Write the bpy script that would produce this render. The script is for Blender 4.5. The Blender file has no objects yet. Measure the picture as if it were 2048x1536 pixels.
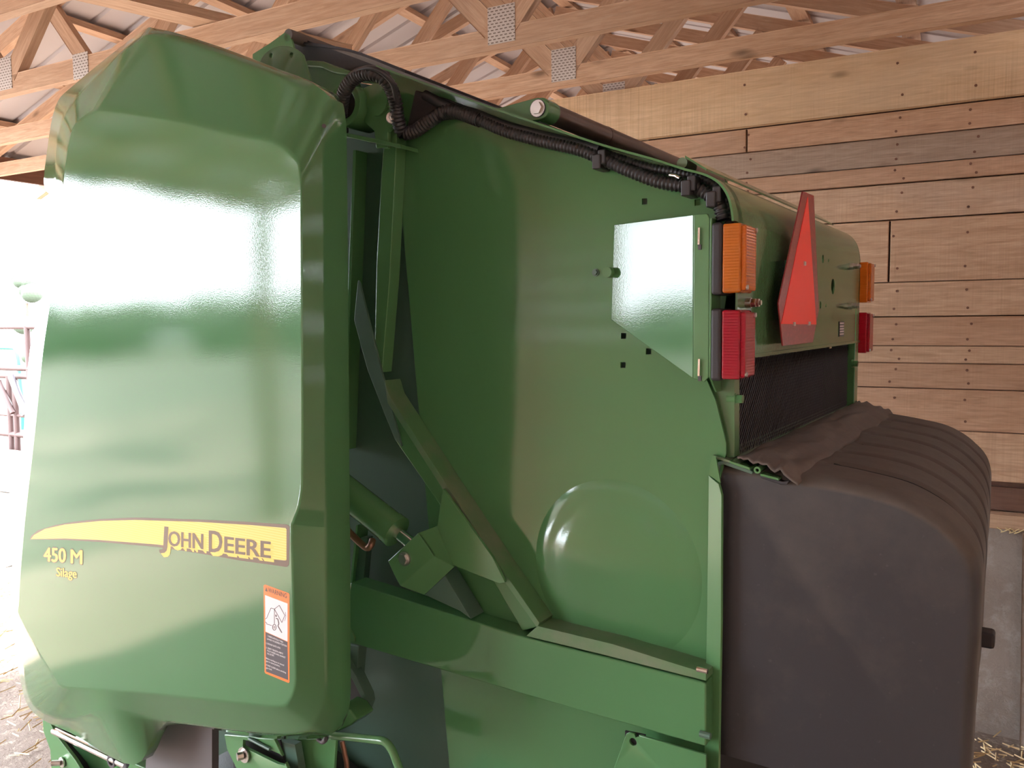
import bpy, bmesh, math, random
from mathutils import Vector, Matrix, noise
random.seed(7)
SC = bpy.context.scene
COL = SC.collection
# ------------------------------------------------------------------ camera
F = 1640.0                                   # focal length in pixels of the 2048 x 1536 frame
CAM = Vector((0, -1.46, 1.9))                # world: X to the rear of the baler, Y across it, Z up
_v = Vector((2085 - 1024, 632 - 768, F)).normalized()
_a = Vector((-1500 - 1024, 668 - 768, F))
_u = -(_a - _v * _a.dot(_v)).normalized()
_w = _u.cross(_v)
cam_d = bpy.data.cameras.new('camera'); cam = bpy.data.objects.new('camera', cam_d); COL.objects.link(cam)
cam_d.sensor_width = 36; cam_d.lens = F * 36 / 2048; cam_d.clip_start = .05; cam_d.clip_end = 500
cam.matrix_world = Matrix(((_u.x, -_u.y, -_u.z, CAM.x), (_v.x, -_v.y, -_v.z, CAM.y), (_w.x, -_w.y, -_w.z, CAM.z), (0, 0, 0, 1)))
SC.camera = cam
# ------------------------------------------------------------------ light
W = bpy.data.worlds.new('sky'); SC.world = W; W.use_nodes = True
bg = W.node_tree.nodes['Background']; bg.inputs[0].default_value = (.86, .93, 1.0, 1); bg.inputs[1].default_value = 8.0
sun_d = bpy.data.lights.new('sun', 'SUN'); sun_d.energy = 18; sun_d.angle = .02; sun_d.color = (1, .93, .84)
sun = bpy.data.objects.new('sun', sun_d); COL.objects.link(sun)
sun.rotation_euler = Vector((.75, .15, -1.0)).to_track_quat('-Z', 'Y').to_euler()
vs = SC.view_settings; vs.view_transform = 'Standard'; vs.look = 'None'; vs.exposure = 1.7; vs.gamma = 1; vs.use_curve_mapping = False

# ------------------------------------------------------------------ geometry helpers
def ray(x, y):
    d = Vector((x - 1024, y - 768, F)); return Vector((d.dot(_u), d.dot(_v), d.dot(_w)))
def onY(x, y, Y): r = ray(x, y); return CAM + r * ((Y - CAM.y) / r.y)
def onX(x, y, X): r = ray(x, y); return CAM + r * ((X - CAM.x) / r.x)
def onZ(x, y, Z): r = ray(x, y); return CAM + r * ((Z - CAM.z) / r.z)
BA = math.radians(4.62)                      # the barn stands turned by this against the baler
TR = Vector((math.cos(BA), math.sin(BA), 0)); DD = Vector((-math.sin(BA), math.cos(BA), 0))
def B(r, d, z): return Vector((CAM.x, CAM.y, 0)) + TR * r + DD * d + Vector((0, 0, z))
def onD(x, y, d):
    r = ray(x, y); return CAM + r * (d / r.dot(DD))
def barn(p): q = p - Vector((CAM.x, CAM.y, 0)); return (q.dot(TR), q.dot(DD), p.z)

def tag(o, label=None, cat=None, group=None, kind=None):
    if label: o['label'] = label
    if cat: o['category'] = cat
    if group: o['group'] = group
    if kind: o['kind'] = kind
    return o
def empty(name, loc, rz=0):
    o = bpy.data.objects.new(name, None); COL.objects.link(o); o.location = loc; o.rotation_euler = (0, 0, rz); o.empty_display_size = .1
    return o
def setparent(o, p, keep=True):
    o.parent = p
    if keep:
        m = Matrix.Identity(4); q = p; 
        mats = []
        while q: 
            mats.append(Matrix.LocRotScale(q.location, q.rotation_euler, q.scale)); pi = q.matrix_parent_inverse.copy() if q.parent else None
            if pi is not None: mats.append(pi)
            q = q.parent
        for k in reversed(mats): m = m @ k
        o.matrix_parent_inverse = m.inverted()
def finish(o, smooth=None, bevel=0, seg=2):
    if bevel:
        b = o.modifiers.new('bevel', 'BEVEL'); b.width = bevel; b.segments = seg; b.limit_method = 'ANGLE'; b.angle_limit = math.radians(35); b.harden_normals = True
        if smooth is None: smooth = 40
    if smooth is not None:
        for p in o.data.polygons: p.use_smooth = True
        o.data.set_sharp_from_angle(angle=math.radians(smooth))
    return o
def obj(name, vf, mat, parent=None, smooth=None, bevel=0, seg=2, label=None, keep=True):
    v, f = vf
    me = bpy.data.meshes.new(name); me.from_pydata([tuple(p) for p in v], [], f)
    bm = bmesh.new(); bm.from_mesh(me); bmesh.ops.recalc_face_normals(bm, faces=bm.faces); bm.to_mesh(me); bm.free()
    o = bpy.data.objects.new(name, me); COL.objects.link(o)
    if mat: me.materials.append(mat)
    if parent: setparent(o, parent, keep)
    finish(o, smooth, bevel, seg)
    if label: o['label'] = label
    return o
def join(*vfs):
    V, Fc = [], []
    for v, f in vfs:
        n = len(V); V += list(v); Fc += [tuple(i + n for i in q) for q in f]
    return V, Fc
def prism(pts, ext):
    ext = Vector(ext); n = len(pts); v = [Vector(p) for p in pts] + [Vector(p) + ext for p in pts]
    f = [tuple(range(n)), tuple(range(2 * n - 1, n - 1, -1))] + [(i, (i + 1) % n, n + (i + 1) % n, n + i) for i in range(n)]
    return v, f
def plate(px, Y, t=.005): return prism([onY(x, y, Y) for x, y in px], (0, t, 0))
def box(a, b):
    x0, y0, z0 = a; x1, y1, z1 = b
    return prism([(x0, y0, z0), (x1, y0, z0), (x1, y1, z0), (x0, y1, z0)], (0, 0, z1 - z0))
def frame_of(d):
    d = d.normalized(); up = Vector((0, 0, 1)) if abs(d.z) < .95 else Vector((1, 0, 0))
    s = d.cross(up).normalized(); return d, s, s.cross(d).normalized()
def cyl(p0, p1, r, n=20, r1=None):
    p0, p1 = Vector(p0), Vector(p1); d, s, t = frame_of(p1 - p0); r1 = r if r1 is None else r1; v = []
    for p, q in ((p0, r), (p1, r1)):
        v += [p + (s * math.cos(2 * math.pi * i / n) + t * math.sin(2 * math.pi * i / n)) * q for i in range(n)]
    return v, [tuple(range(n)), tuple(range(n, 2 * n))] + [(i, (i + 1) % n, n + (i + 1) % n, n + i) for i in range(n)]
def catmull(pts, k=6, closed=False):
    P = [Vector(p) for p in pts]; n = len(P); out = []
    for i in range(n if closed else n - 1):
        if closed: a, b, c, d = P[i - 1], P[i], P[(i + 1) % n], P[(i + 2) % n]
        else: a, b, c, d = P[max(i - 1, 0)], P[i], P[i + 1], P[min(i + 2, n - 1)]
        for j in range(k):
            t = j / k
            out.append(.5 * ((2 * b) + (c - a) * t + (2 * a - 5 * b + 4 * c - d) * t * t + (3 * b - a - 3 * c + d) * t ** 3))
    if not closed: out.append(P[-1])
    return out
def tube(path, r, n=12, ribs=0, ramp=.78):
    path = [Vector(p) for p in path]
    if ribs:                                   # corrugated conduit: resample at half the pitch, radii alternate
        L = [0]
        for i in range(1, len(path)): L.append(L[-1] + (path[i] - path[i - 1]).length)
        m = max(4, int(L[-1] / (ribs * .25))); q = []; j = 0
        for i in range(m + 1):
            s = L[-1] * i / m
            while j < len(L) - 2 and L[j + 1] < s: j += 1
            q.append(path[j].lerp(path[j + 1], (s - L[j]) / max(1e-9, L[j + 1] - L[j])))
        path = q
    v = []; t = None
    for i, p in enumerate(path):
        d = (path[min(i + 1, len(path) - 1)] - path[max(i - 1, 0)]).normalized()
        if t is None: _, s, t = frame_of(d)
        s = d.cross(t).normalized(); t = s.cross(d).normalized()
        rr = r * (1 if (not ribs or i % 4 < 2) else ramp)
        v += [p + (s * math.cos(2 * math.pi * k / n) + t * math.sin(2 * math.pi * k / n)) * rr for k in range(n)]
    f = [tuple(range(n)), tuple(range(len(v) - n, len(v)))]
    for i in range(len(path) - 1):
        for k in range(n): f.append((i * n + k, i * n + (k + 1) % n, (i + 1) * n + (k + 1) % n, (i + 1) * n + k))
    return v, f
def hexbolt(p, ax, r, h, washer=True):
    p = Vector(p); ax = Vector(ax).normalized(); g = cyl(p, p + ax * h, r, 6)
    if washer: g = join(cyl(p, p + ax * h * .35, r * 1.35, 18), g)
    return g
def arcpts(c, r, a0, a1, n): return [(c[0] + r * math.cos(math.radians(a0 + (a1 - a0) * i / n)), c[1] + r * math.sin(math.radians(a0 + (a1 - a0) * i / n))) for i in range(n + 1)]
def cut(o, *cutters):
    for vf in cutters:
        c = obj('cutter', vf, None); m = o.modifiers.new('b', 'BOOLEAN'); m.operation = 'DIFFERENCE'; m.solver = 'EXACT'; m.object = c
        bpy.context.view_layer.update(); dg = bpy.context.evaluated_depsgraph_get()
        me = bpy.data.meshes.new_from_object(o.evaluated_get(dg)); o.modifiers.remove(m); old = o.data; o.data = me
        bpy.data.objects.remove(c)
    return o
_beams = {}
def beam(name, p0, p1, h, t, mat, parent=None, side=None, keep=True):
    """a board from p0 to p1 (centre line); h across in the vertical plane, t thick; its own local x runs along the grain"""
    p0, p1 = Vector(p0), Vector(p1); L = (p1 - p0).length; key = (round(L, 3), h, t, mat.name)
    if key not in _beams:
        me = bpy.data.meshes.new(name); v, f = box((-L / 2, -t / 2, -h / 2), (L / 2, t / 2, h / 2)); me.from_pydata([tuple(q) for q in v], [], f); me.materials.append(mat)
        bm = bmesh.new(); bm.from_mesh(me); bmesh.ops.bevel(bm, geom=bm.edges[:], offset=min(.003, t * .2), segments=1, affect='EDGES'); bmesh.ops.recalc_face_normals(bm, faces=bm.faces); bm.to_mesh(me); bm.free()
        _beams[key] = me
    o = bpy.data.objects.new(name, _beams[key]); COL.objects.link(o)
    d = (p1 - p0).normalized()
    up = Vector((0, 0, 1)) if abs(d.z) < .98 else Vector((1, 0, 0))
    if side is not None: y = (Vector(side) - d * Vector(side).dot(d)).normalized()
    else: y = up.cross(d).normalized()
    z = d.cross(y)
    m = Matrix((d, y, z)).transposed().to_4x4(); m.translation = (p0 + p1) / 2
    if parent: setparent(o, parent, keep)
    o.matrix_basis = m if not parent or not keep else m
    return o

# ------------------------------------------------------------------ materials
class NT:
    def __init__(s, name):
        s.m = bpy.data.materials.new(name); s.m.use_nodes = True; s.t = s.m.node_tree; s.b = s.t.nodes['Principled BSDF']
    def n(s, typ, **kw):
        q = s.t.nodes.new(typ)
        for k, v in kw.items():
            if k in q.inputs.keys() if isinstance(k, str) and hasattr(q.inputs, 'keys') else False: q.inputs[k].default_value = v
            else: setattr(q, k, v)
        return q
    def l(s, a, b): s.t.links.new(a, b)
    def noise(s, scale, detail=3, rough=.5, vec=None):
        q = s.n('ShaderNodeTexNoise'); q.inputs['Scale'].default_value = scale; q.inputs['Detail'].default_value = detail; q.inputs['Roughness'].default_value = rough
        if vec is not None: s.l(vec, q.inputs['Vector'])
        return q.outputs['Fac']
    def coord(s, scale=(1, 1, 1), rnd=False, which='Object'):
        c = s.n('ShaderNodeTexCoord'); mp = s.n('ShaderNodeMapping'); mp.inputs['Scale'].default_value = scale; s.l(c.outputs[which], mp.inputs['Vector'])
        if rnd:
            oi = s.n('ShaderNodeObjectInfo'); mu = s.n('ShaderNodeMath', operation='MULTIPLY'); mu.inputs[1].default_value = 37.0; s.l(oi.outputs['Random'], mu.inputs[0]); s.l(mu.outputs[0], mp.inputs['Location'])
        return mp.outputs['Vector']
    def ramp(s, fac, stops):
        r = s.n('ShaderNodeValToRGB'); e = r.color_ramp.elements
        while len(e) < len(stops): e.new(.5)
        for q, (p, c) in zip(e, stops): q.position = p; q.color = (*c, 1) if len(c) == 3 else c
        s.l(fac, r.inputs['Fac']); return r.outputs['Color']
    def mix(s, fac, a, b, mode='MIX'):
        q = s.n('ShaderNodeMix'); q.data_type = 'RGBA'; q.blend_type = mode
        for sock, val in ((q.inputs[0], fac), (q.inputs[6], a), (q.inputs[7], b)):
            if isinstance(val, (float, int)): sock.default_value = val
            elif isinstance(val, tuple): sock.default_value = (*val, 1) if len(val) == 3 else val
            else: s.l(val, sock)
        return q.outputs[2]
    def bump(s, h, strength, dist=.01, prev=None):
        q = s.n('ShaderNodeBump'); q.inputs['Strength'].default_value = strength; q.inputs['Distance'].default_value = dist; s.l(h, q.inputs['Height'])
        if prev is not None: s.l(prev, q.inputs['Normal'])
        return q.outputs['Normal']
    def set(s, col=None, rough=None, metal=None, normal=None, **kw):
        for k, v in (('Base Color', col), ('Roughness', rough), ('Metallic', metal), ('Normal', normal)):
            if v is None: continue
            if isinstance(v, tuple): s.b.inputs[k].default_value = (*v, 1)
            elif isinstance(v, (int, float)): s.b.inputs[k].default_value = v
            else: s.l(v, s.b.inputs[k])
        for k, v in kw.items(): s.b.inputs[k].default_value = v
        return s.m

def paint(name, col, rough=.16, peel=.03, wave=0.0, dust=0.0, wscale=2.2):
    n = NT(name); c = n.coord()
    base = n.mix(n.noise(1.4, 4, vec=c), tuple(q * .9 for q in col), tuple(q * 1.12 for q in col))
    if dust:
        f = n.ramp(n.noise(5, 5, .65, vec=c), [(.42, (0, 0, 0)), (.75, (dust, dust, dust))]); base = n.mix(f, base, (.22, .19, .15))
    nm = n.bump(n.noise(420, 1, vec=c), peel, .002)
    if wave: nm = n.bump(n.noise(wscale, 1, .4, vec=c), wave, .05, nm)
    rr = n.ramp(n.noise(9, 4, vec=c), [(.3, (rough,) * 3), (.8, (rough * 1.5,) * 3)])
    return n.set(base, rr, 0, nm, IOR=1.52)
GREEN = (.085, .21, .085)
M_green = paint('green_paint', GREEN, .15)
M_panel = paint('green_sheet_paint', (.075, .20, .082), .06, .02, .03, wscale=1.3)
M_shield = paint('green_shield_plastic', (.066, .172, .072), .045, .03, .09, wscale=2.2)
M_hood = paint('green_hood_paint', (.08, .175, .075), .10, .05, .03)
M_dustgreen = paint('dusty_green_paint', (.075, .18, .07), .4, .05, dust=.75)
M_dark = paint('frame_green_paint', (.07, .13, .095), .35)
def simple(name, col, rough=.5, metal=0, var=.12, scale=12, bump=.0, **kw):
    n = NT(name); c = n.coord(); f = n.noise(scale, 4, vec=c)
    b = n.mix(f, tuple(q * (1 - var) for q in col), tuple(min(1, q * (1 + var)) for q in col))
    nm = n.bump(n.noise(scale * 12, 2, vec=c), bump, .003) if bump else None
    return n.set(b, rough, metal, nm, **kw)
M_black = simple('black_rubber', (.028, .025, .03), .55, bump=.2)
M_conduit = simple('black_conduit_plastic', (.03, .028, .032), .38)
M_steel = simple('zinc_bolt', (.62, .58, .55), .32, 1)
M_chrome = simple('chrome_rod', (.8, .78, .76), .1, 1)
M_rust = simple('brown_steel_tube', (.12, .085, .075), .33, .55, .35, 9)
M_red = simple('red_hose_cap', (.35, .03, .03), .5)
M_copper = simple('hose_fitting', (.32, .16, .11), .4, .6)
M_yellow = simple('decal_yellow', (.72, .50, .07), .3, var=.05)
M_brown = simple('decal_brown', (.12, .065, .035), .35, var=.05)
M_orange = simple('decal_orange', (.75, .19, .035), .35, var=.04)
M_white = simple('decal_white', (.74, .66, .68), .4, var=.03)
M_ink = simple('decal_dark', (.065, .055, .065), .4, var=.05)
M_fluo = simple('fluorescent_orange_red', (1.0, .06, .035), .5, var=.0)
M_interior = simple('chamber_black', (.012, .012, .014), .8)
M_mesh = simple('black_mesh_wire', (.035, .032, .036), .45)
# yellow of the stripe has fine lengthwise lines
n = NT('decal_striped_yellow'); c = n.coord((1, 1, 1)); wv = n.n('ShaderNodeTexWave'); wv.bands_direction = 'Z'; wv.inputs['Scale'].default_value = 60; n.l(c, wv.inputs['Vector'])
M_stripe = n.set(n.mix(wv.outputs['Fac'], (.72, .49, .06), (.78, .58, .14)), .3)
# reflective border of the slow vehicle triangle
n = NT('retroreflective_red'); c = n.coord((1, 1, 1)); ck = n.n('ShaderNodeTexVoronoi'); ck.inputs['Scale'].default_value = 160; n.l(c, ck.inputs['Vector'])
M_retro = n.set(n.mix(ck.outputs['Distance'], (.20, .012, .014), (.36, .03, .03)), .28)
def lens(name, col, dirn):
    n = NT(name); c = n.coord(); wv = n.n('ShaderNodeTexWave'); wv.bands_direction = dirn; wv.inputs['Scale'].default_value = 62; n.l(c, wv.inputs['Vector'])
    return n.set(col, .12, 0, n.bump(wv.outputs['Fac'], .25, .002), **{'Transmission Weight': .55, 'IOR': 1.45, 'Subsurface Weight': 0})
M_amber = lens('amber_lens', (.95, .26, .03), 'Z'); M_redlens = lens('red_lens', (.62, .015, .045), 'Z')
# dusty black plastic of the rear cover: dust lies on what faces up
n = NT('dusty_black_plastic'); c = n.coord(); g = n.n('ShaderNodeNewGeometry'); sx = n.n('ShaderNodeSeparateXYZ'); n.l(g.outputs['Normal'], sx.inputs[0])
ad = n.n('ShaderNodeMath', operation='MULTIPLY_ADD'); n.l(n.noise(7, 6, .7, vec=c), ad.inputs[0]); ad.inputs[1].default_value = .55; n.l(sx.outputs['Z'], ad.inputs[2])
f = n.ramp(ad.outputs[0], [(.30, (0, 0, 0)), (.72, (.85, .85, .85))])
sp = n.ramp(n.noise(90, 2, .5, vec=c), [(.70, (0, 0, 0)), (.78, (.3, .3, .3))])
M_cover = n.set(n.mix(f, n.mix(sp, (.030, .029, .034), (.09, .085, .085)), n.mix(n.noise(30, 5, .6, vec=c), (.075, .06, .05), (.135, .11, .092))), n.ramp(f, [(0, (.42,) * 3), (1, (.8,) * 3)]), 0, n.bump(n.noise(600, 2, vec=c), .12, .001))
n = NT('dusty_rubber_flap'); c = n.coord()
M_flap = n.set(n.mix(n.noise(16, 6, .65, vec=c), (.075, .06, .052), (.145, .112, .094)), .7, 0, n.bump(n.noise(30, 5, vec=c), .35, .01))
M_guard = simple('grey_rubber_guard', (.12, .105, .11), .6, 0, .1, 5)
def wood(name, dark, light, grey=(.36, .31, .28), greyamt=.35, saw=.25, knots=True, tint=.35, fine=.4):
    n = NT(name); v = n.coord((1, 1, 1), True)
    mp = n.n('ShaderNodeMapping'); mp.inputs['Scale'].default_value = (1.2, 14, 14); n.l(v, mp.inputs['Vector'])
    g1 = n.noise(3.0, 6, .6, vec=mp.outputs[0]); g1.node.inputs['Distortion'].default_value = 1.6
    mp2 = n.n('ShaderNodeMapping'); mp2.inputs['Scale'].default_value = (2.5, 55, 55); n.l(v, mp2.inputs['Vector'])
    g2 = n.noise(4, 4, .6, vec=mp2.outputs[0])
    col = n.mix(n.ramp(g1, [(.3, (0, 0, 0)), (.7, (1, 1, 1))]), dark, light)
    col = n.mix(n.ramp(g2, [(.30, (fine,) * 3), (.55, (0, 0, 0))]), col, tuple(q * .55 for q in dark))
    oi = n.n('ShaderNodeObjectInfo')
    col = n.mix(n.ramp(oi.outputs['Random'], [(0, (0, 0, 0)), (1, (tint,) * 3)]), col, tuple(q * .62 for q in dark))
    mr = n.n('ShaderNodeMath', operation='MULTIPLY'); n.l(oi.outputs['Random'], mr.inputs[0]); mr.inputs[1].default_value = 7.31
    fr = n.n('ShaderNodeMath', operation='FRACT'); n.l(mr.outputs[0], fr.inputs[0])
    st = n.noise(1.6, 5, .6, vec=v); ml = n.n('ShaderNodeMath', operation='MULTIPLY'); n.l(n.ramp(st, [(.42, (0, 0, 0)), (.66, (1, 1, 1))]), ml.inputs[0]); n.l(n.ramp(fr.outputs[0], [(.3, (0, 0, 0)), (1, (greyamt * 2,) * 3)]), ml.inputs[1])
    col = n.mix(ml.outputs[0], col, grey)
    if knots:
        mp3 = n.n('ShaderNodeMapping'); mp3.inputs['Scale'].default_value = (2.2, 6, 6); n.l(v, mp3.inputs['Vector'])
        vo = n.n('ShaderNodeTexVoronoi'); vo.inputs['Scale'].default_value = 1.0; n.l(mp3.outputs[0], vo.inputs['Vector'])
        col = n.mix(n.ramp(vo.outputs['Distance'], [(.035, (.85,) * 3), (.13, (0, 0, 0))]), col, tuple(q * .35 for q in dark))
    h = g2
    if saw:
        wv = n.n('ShaderNodeTexNoise'); wv.inputs['Scale'].default_value = 1; mp4 = n.n('ShaderNodeMapping'); mp4.inputs['Scale'].default_value = (150, 1.5, 1.5); n.l(v, mp4.inputs['Vector']); n.l(mp4.outputs[0], wv.inputs['Vector']); wv.inputs['Detail'].default_value = 3
        pm = n.n('ShaderNodeMath', operation='MULTIPLY'); n.l(n.ramp(wv.outputs['Fac'], [(.38, (saw,) * 3), (.6, (0, 0, 0))]), pm.inputs[0]); n.l(n.ramp(n.noise(2.2, 3, vec=v), [(.38, (.1,) * 3), (.62, (1,) * 3)]), pm.inputs[1])
        col = n.mix(pm.outputs[0], col, tuple(q * .6 for q in dark)); h = wv.outputs['Fac']
    return n.set(col, .75, 0, n.bump(h, .25, .004))
M_truss = wood('truss_lumber', (.49, .295, .185), (.68, .46, .32), saw=0, greyamt=.12, tint=.3)
M_plank = wood('sawn_wall_plank', (.44, .27, .17), (.66, .45, .31), greyamt=.4, saw=.18)
M_plank_o = wood('orange_wall_plank', (.43, .245, .15), (.61, .39, .265), greyamt=.1, saw=.12, fine=.5)
M_plank_g = wood('weathered_wall_plank', (.30, .205, .15), (.46, .34, .265), greyamt=.6, saw=.2)
M_oldwood = wood('brown_header_wood', (.13, .055, .035), (.2, .095, .06), saw=.1, greyamt=.1)
M_pale = wood('pale_sawn_plank', (.58, .385, .225), (.74, .53, .34), greyamt=.15, saw=.35, tint=.05, fine=.2)
n = NT('galvanised_plate'); c = n.coord((1, 1, 1)); br = n.n('ShaderNodeTexBrick'); br.offset = .5; br.inputs['Scale'].default_value = 1; br.inputs['Brick Width'].default_value = .021; br.inputs['Row Height'].default_value = .0125; br.inputs['Mortar Size'].default_value = .0042; br.inputs['Mortar Smooth'].default_value = 0
sw = n.n('ShaderNodeSeparateXYZ'); n.l(c, sw.inputs[0]); cb = n.n('ShaderNodeCombineXYZ'); n.l(sw.outputs['X'], cb.inputs['X']); n.l(sw.outputs['Z'], cb.inputs['Y']); n.l(cb.outputs[0], br.inputs['Vector'])
M_plate = n.set(n.mix(br.outputs['Fac'], (.16, .12, .10), (.60, .56, .54)), .45, .3)
M_metal = simple('white_roof_metal', (.50, .47, .49), .45, 0, .06, 3)
n = NT('old_concrete'); c = n.coord()
cc = n.mix(n.noise(3, 6, .65, vec=c), (.20, .155, .13), (.37, .30, .265)); cc = n.mix(n.ramp(n.noise(14, 5, .7, vec=c), [(.5, (0, 0, 0)), (.75, (.6,) * 3)]), cc, (.46, .41, .38))
M_conc = n.set(cc, .85, 0, n.bump(n.noise(22, 7, .7, vec=c), .5, .02))
n = NT('dirt_ground'); c = n.coord()
cc = n.mix(n.noise(1.1, 6, .65, vec=c), (.16, .12, .095), (.28, .205, .165)); cc = n.mix(n.ramp(n.noise(26, 5, .75, vec=c), [(.52, (0, 0, 0)), (.70, (.8,) * 3)]), cc, (.48, .40, .31))
M_dirt = n.set(cc, .9, 0, n.bump(n.noise(18, 8, .7, vec=c), .8, .04))
n = NT('yard_soil'); c = n.coord()
cc = n.mix(n.ramp(n.noise(.55, 5, .6, vec=c), [(.38, (0, 0, 0)), (.62, (1, 1, 1))]), (.03, .028, .022), (.15, .12, .095)); cc = n.mix(n.ramp(n.noise(9, 6, .7, vec=c), [(.55, (0, 0, 0)), (.72, (.6,) * 3)]), cc, (.30, .22, .18))
M_apron = n.set(cc, .9, 0, n.bump(n.noise(12, 8, .7, vec=c), .8, .05))
n = NT('grass_field'); c = n.coord()
M_grass = n.set(n.mix(n.noise(.25, 6, .65, vec=c), (.06, .05, .038), (.035, .038, .026)), .9)
M_leaf = simple('tree_leaves', (.055, .07, .045), .8, 0, .4, 3)
M_bark = simple('tree_bark', (.10, .07, .05), .9, 0, .3, 6)
M_straw = simple('straw', (.62, .47, .26), .7, 0, .2, 8)
M_pipe = simple('rusty_pipe', (.05, .022, .02), .6, 0, .3, 6)
M_teal = simple('teal_pipe', (.015, .11, .08), .45, 0, .1, 6)
M_bolt = simple('dull_bolt', (.30, .28, .27), .4, .8)
M_tyre = simple('tyre_rubber', (.03, .03, .031), .7, 0, .2, 20, .3)
M_rim = simple('yellow_rim', (.62, .50, .05), .4, 0, .05)

# ------------------------------------------------------------------ barn: floor, roof, walls
EAVE_R, EAVE_L, RIDGE = .74, -6.46, -2.86
CH0, CH1 = 3.013, 3.102
PITCH = 4 / 12
D0, D1 = -2.75, 14.3
WALL = 4.27
def struct(o, label=None, cat=None): tag(o, label, cat, None, 'structure'); return o
# floor: gently lumpy dirt, one mesh, fine near the doorway
def lumpy(rs, ds, amp, z0=0):
    v = [B(r, d, z0 + amp * (noise.noise(Vector((r * 1.3, d * 1.3, 3))) + .6 * noise.noise(Vector((r * 5, d * 5, 9))))) for d in ds for r in rs]; n = len(rs)
    return v, [(j * n + i, j * n + i + 1, (j + 1) * n + i + 1, (j + 1) * n + i) for j in range(len(ds) - 1) for i in range(n - 1)]
lin = lambda a, b, k: [a + (b - a) * i / k for i in range(k + 1)]
floor = obj('floor', lumpy(lin(-6.6, 1.2, 80), lin(-3.2, 15, 110), .018), M_dirt, smooth=60); struct(floor, 'pinkish brown dirt floor of the barn with straw litter')
yard = obj('ground', lumpy(lin(-75, -9.0, 60), lin(-60, 60, 60), .1, -.06), M_grass, smooth=60); struct(yard, 'dry yard ground in glaring sun outside the open barn side')
yard2 = obj('ground_apron', lumpy(lin(-17, -6.55, 76), lin(-14, 15, 120), .03, .0), M_apron, smooth=60); struct(yard2, 'bare bright dirt just outside the open barn side')
# roof sheets with ribs running down the slope
def topz(r): return CH1 + .09 + (PITCH * (EAVE_R + .35 - r) if r > RIDGE else PITCH * (r - EAVE_L + .35)) - PITCH * .35
def roof_sheet(r0, r1):
    ds = []; d = D0
    while d < D1: ds += [(d, 0), (d + .19, 0), (d + .20, .02), (d + .22, .02)]; d += .23
    v = [B(r, d, topz(r) + .06 + h) for r in (r0, r1) for d, h in ds]; n = len(ds)
    v += [q + Vector((0, 0, .004)) for q in v]; m = 2 * n
    f = [(i, i + 1, n + i + 1, n + i) for i in range(n - 1)] + [(m + i, m + n + i, m + n + i + 1, m + i + 1) for i in range(n - 1)]
    return v, f
ceil = empty('ceiling', B(RIDGE, 5, 0)); struct(ceil, 'white ribbed metal roof on orange lumber purlins')
obj('roof_sheet', roof_sheet(EAVE_R + .35, RIDGE), M_metal, ceil); obj('roof_sheet', roof_sheet(RIDGE, EAVE_L - .45), M_metal, ceil)
for i in range(7):
    for s in (1, -1):
        r = RIDGE + s * (.12 + i * .62)
        for a, b in ((D0, 1.8), (1.8, 6.1), (6.1, 10.4), (10.4, D1)):
            beam('purlin', B(r, a + .002, topz(r) + .03), B(r, b - .002, topz(r) + .03), .038, .089, M_truss, ceil)
# trusses (Fink): local x = to the right eave, local y = away from the camera
def make_truss(d, full=True):
    t = empty('roof_truss', B(0, d, 0), BA)
    def bm_(nm, a, b, off=0, h=.089): return beam(nm, (a[0], off, a[1]), (b[0], off, b[1]), h, .038, M_truss, t, side=(0, 1, 0), keep=False)
    zc = (CH0 + CH1) / 2; zt = lambda r: topz(r) - .047
    bm_('bottom_chord', (EAVE_L, zc), (-3.48, zc)); bm_('bottom_chord', (-3.478, zc), (EAVE_R, zc))
    bm_('top_chord', (EAVE_R + .3, zt(EAVE_R + .3)), (RIDGE + .01, zt(RIDGE + .01))); bm_('top_chord', (EAVE_L - .4, zt(EAVE_L - .4)), (RIDGE - .01, zt(RIDGE - .01)))
    nr, nl = EAVE_R - 2.4, EAVE_L + 2.4
    for x, s in ((nr, 1), (nl, -1)):
        q = RIDGE + s * 1.75
        bm_('web', (x + .03 * s, CH1 + .0), (q, zt(q) - .05)); bm_('web', (x - .05 * s, CH1 + .0), (RIDGE + .06 * s, zt(RIDGE) - .09))
    for x in (nr, nl, -3.479):
        for yy in (-.0205, .0205):
            me = PL if x != -3.479 else PLS
            o = bpy.data.objects.new('nail_plate', me); COL.objects.link(o); o.parent = t; o.location = (x, yy, CH1 - .02 + (.03 if x != -3.479 else -.02))
    return t
def plate_mesh(w, h):
    me = bpy.data.meshes.new('nail_plate'); v, f = box((-w / 2, -.0015, -h / 2), (w / 2, .0015, h / 2)); me.from_pydata([tuple(q) for q in v], [], f); me.materials.append(M_plate); return me
PL = plate_mesh(.126, .15); PLS = plate_mesh(.105, .112)
ordn = dict(enumerate('zeroth first second third fourth fifth sixth seventh eighth ninth tenth eleventh twelfth thirteenth fourteenth fifteenth'.split()))
KS = list(range(-4, 23)); 
for k in KS:
    if k == 7: d = WALL + .045
    else: d = .61 * k
    t = make_truss(d)
    if 2 <= k <= 6: lb = f'lumber roof truss, {ordn[7 - k]} one on the camera side of the plank wall'
    elif k == 7: lb = 'lumber roof truss standing on top of the plank wall behind the wide pale board'
    elif k < 2: lb = f'lumber roof truss overhead, {ordn[7 - k]} one on the camera side of the plank wall'
    elif k < 30: lb = f'lumber roof truss, {ordn[k - 7]} one beyond the plank wall'
    else: lb = 'small distant lumber roof truss in the far rows beyond the plank wall'
    tag(t, lb, 'roof truss', 'roof trusses at even spacing' if 2 <= k < 12 else ('overhead trusses near the camera' if k < 2 else 'far roof trusses'))
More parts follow.
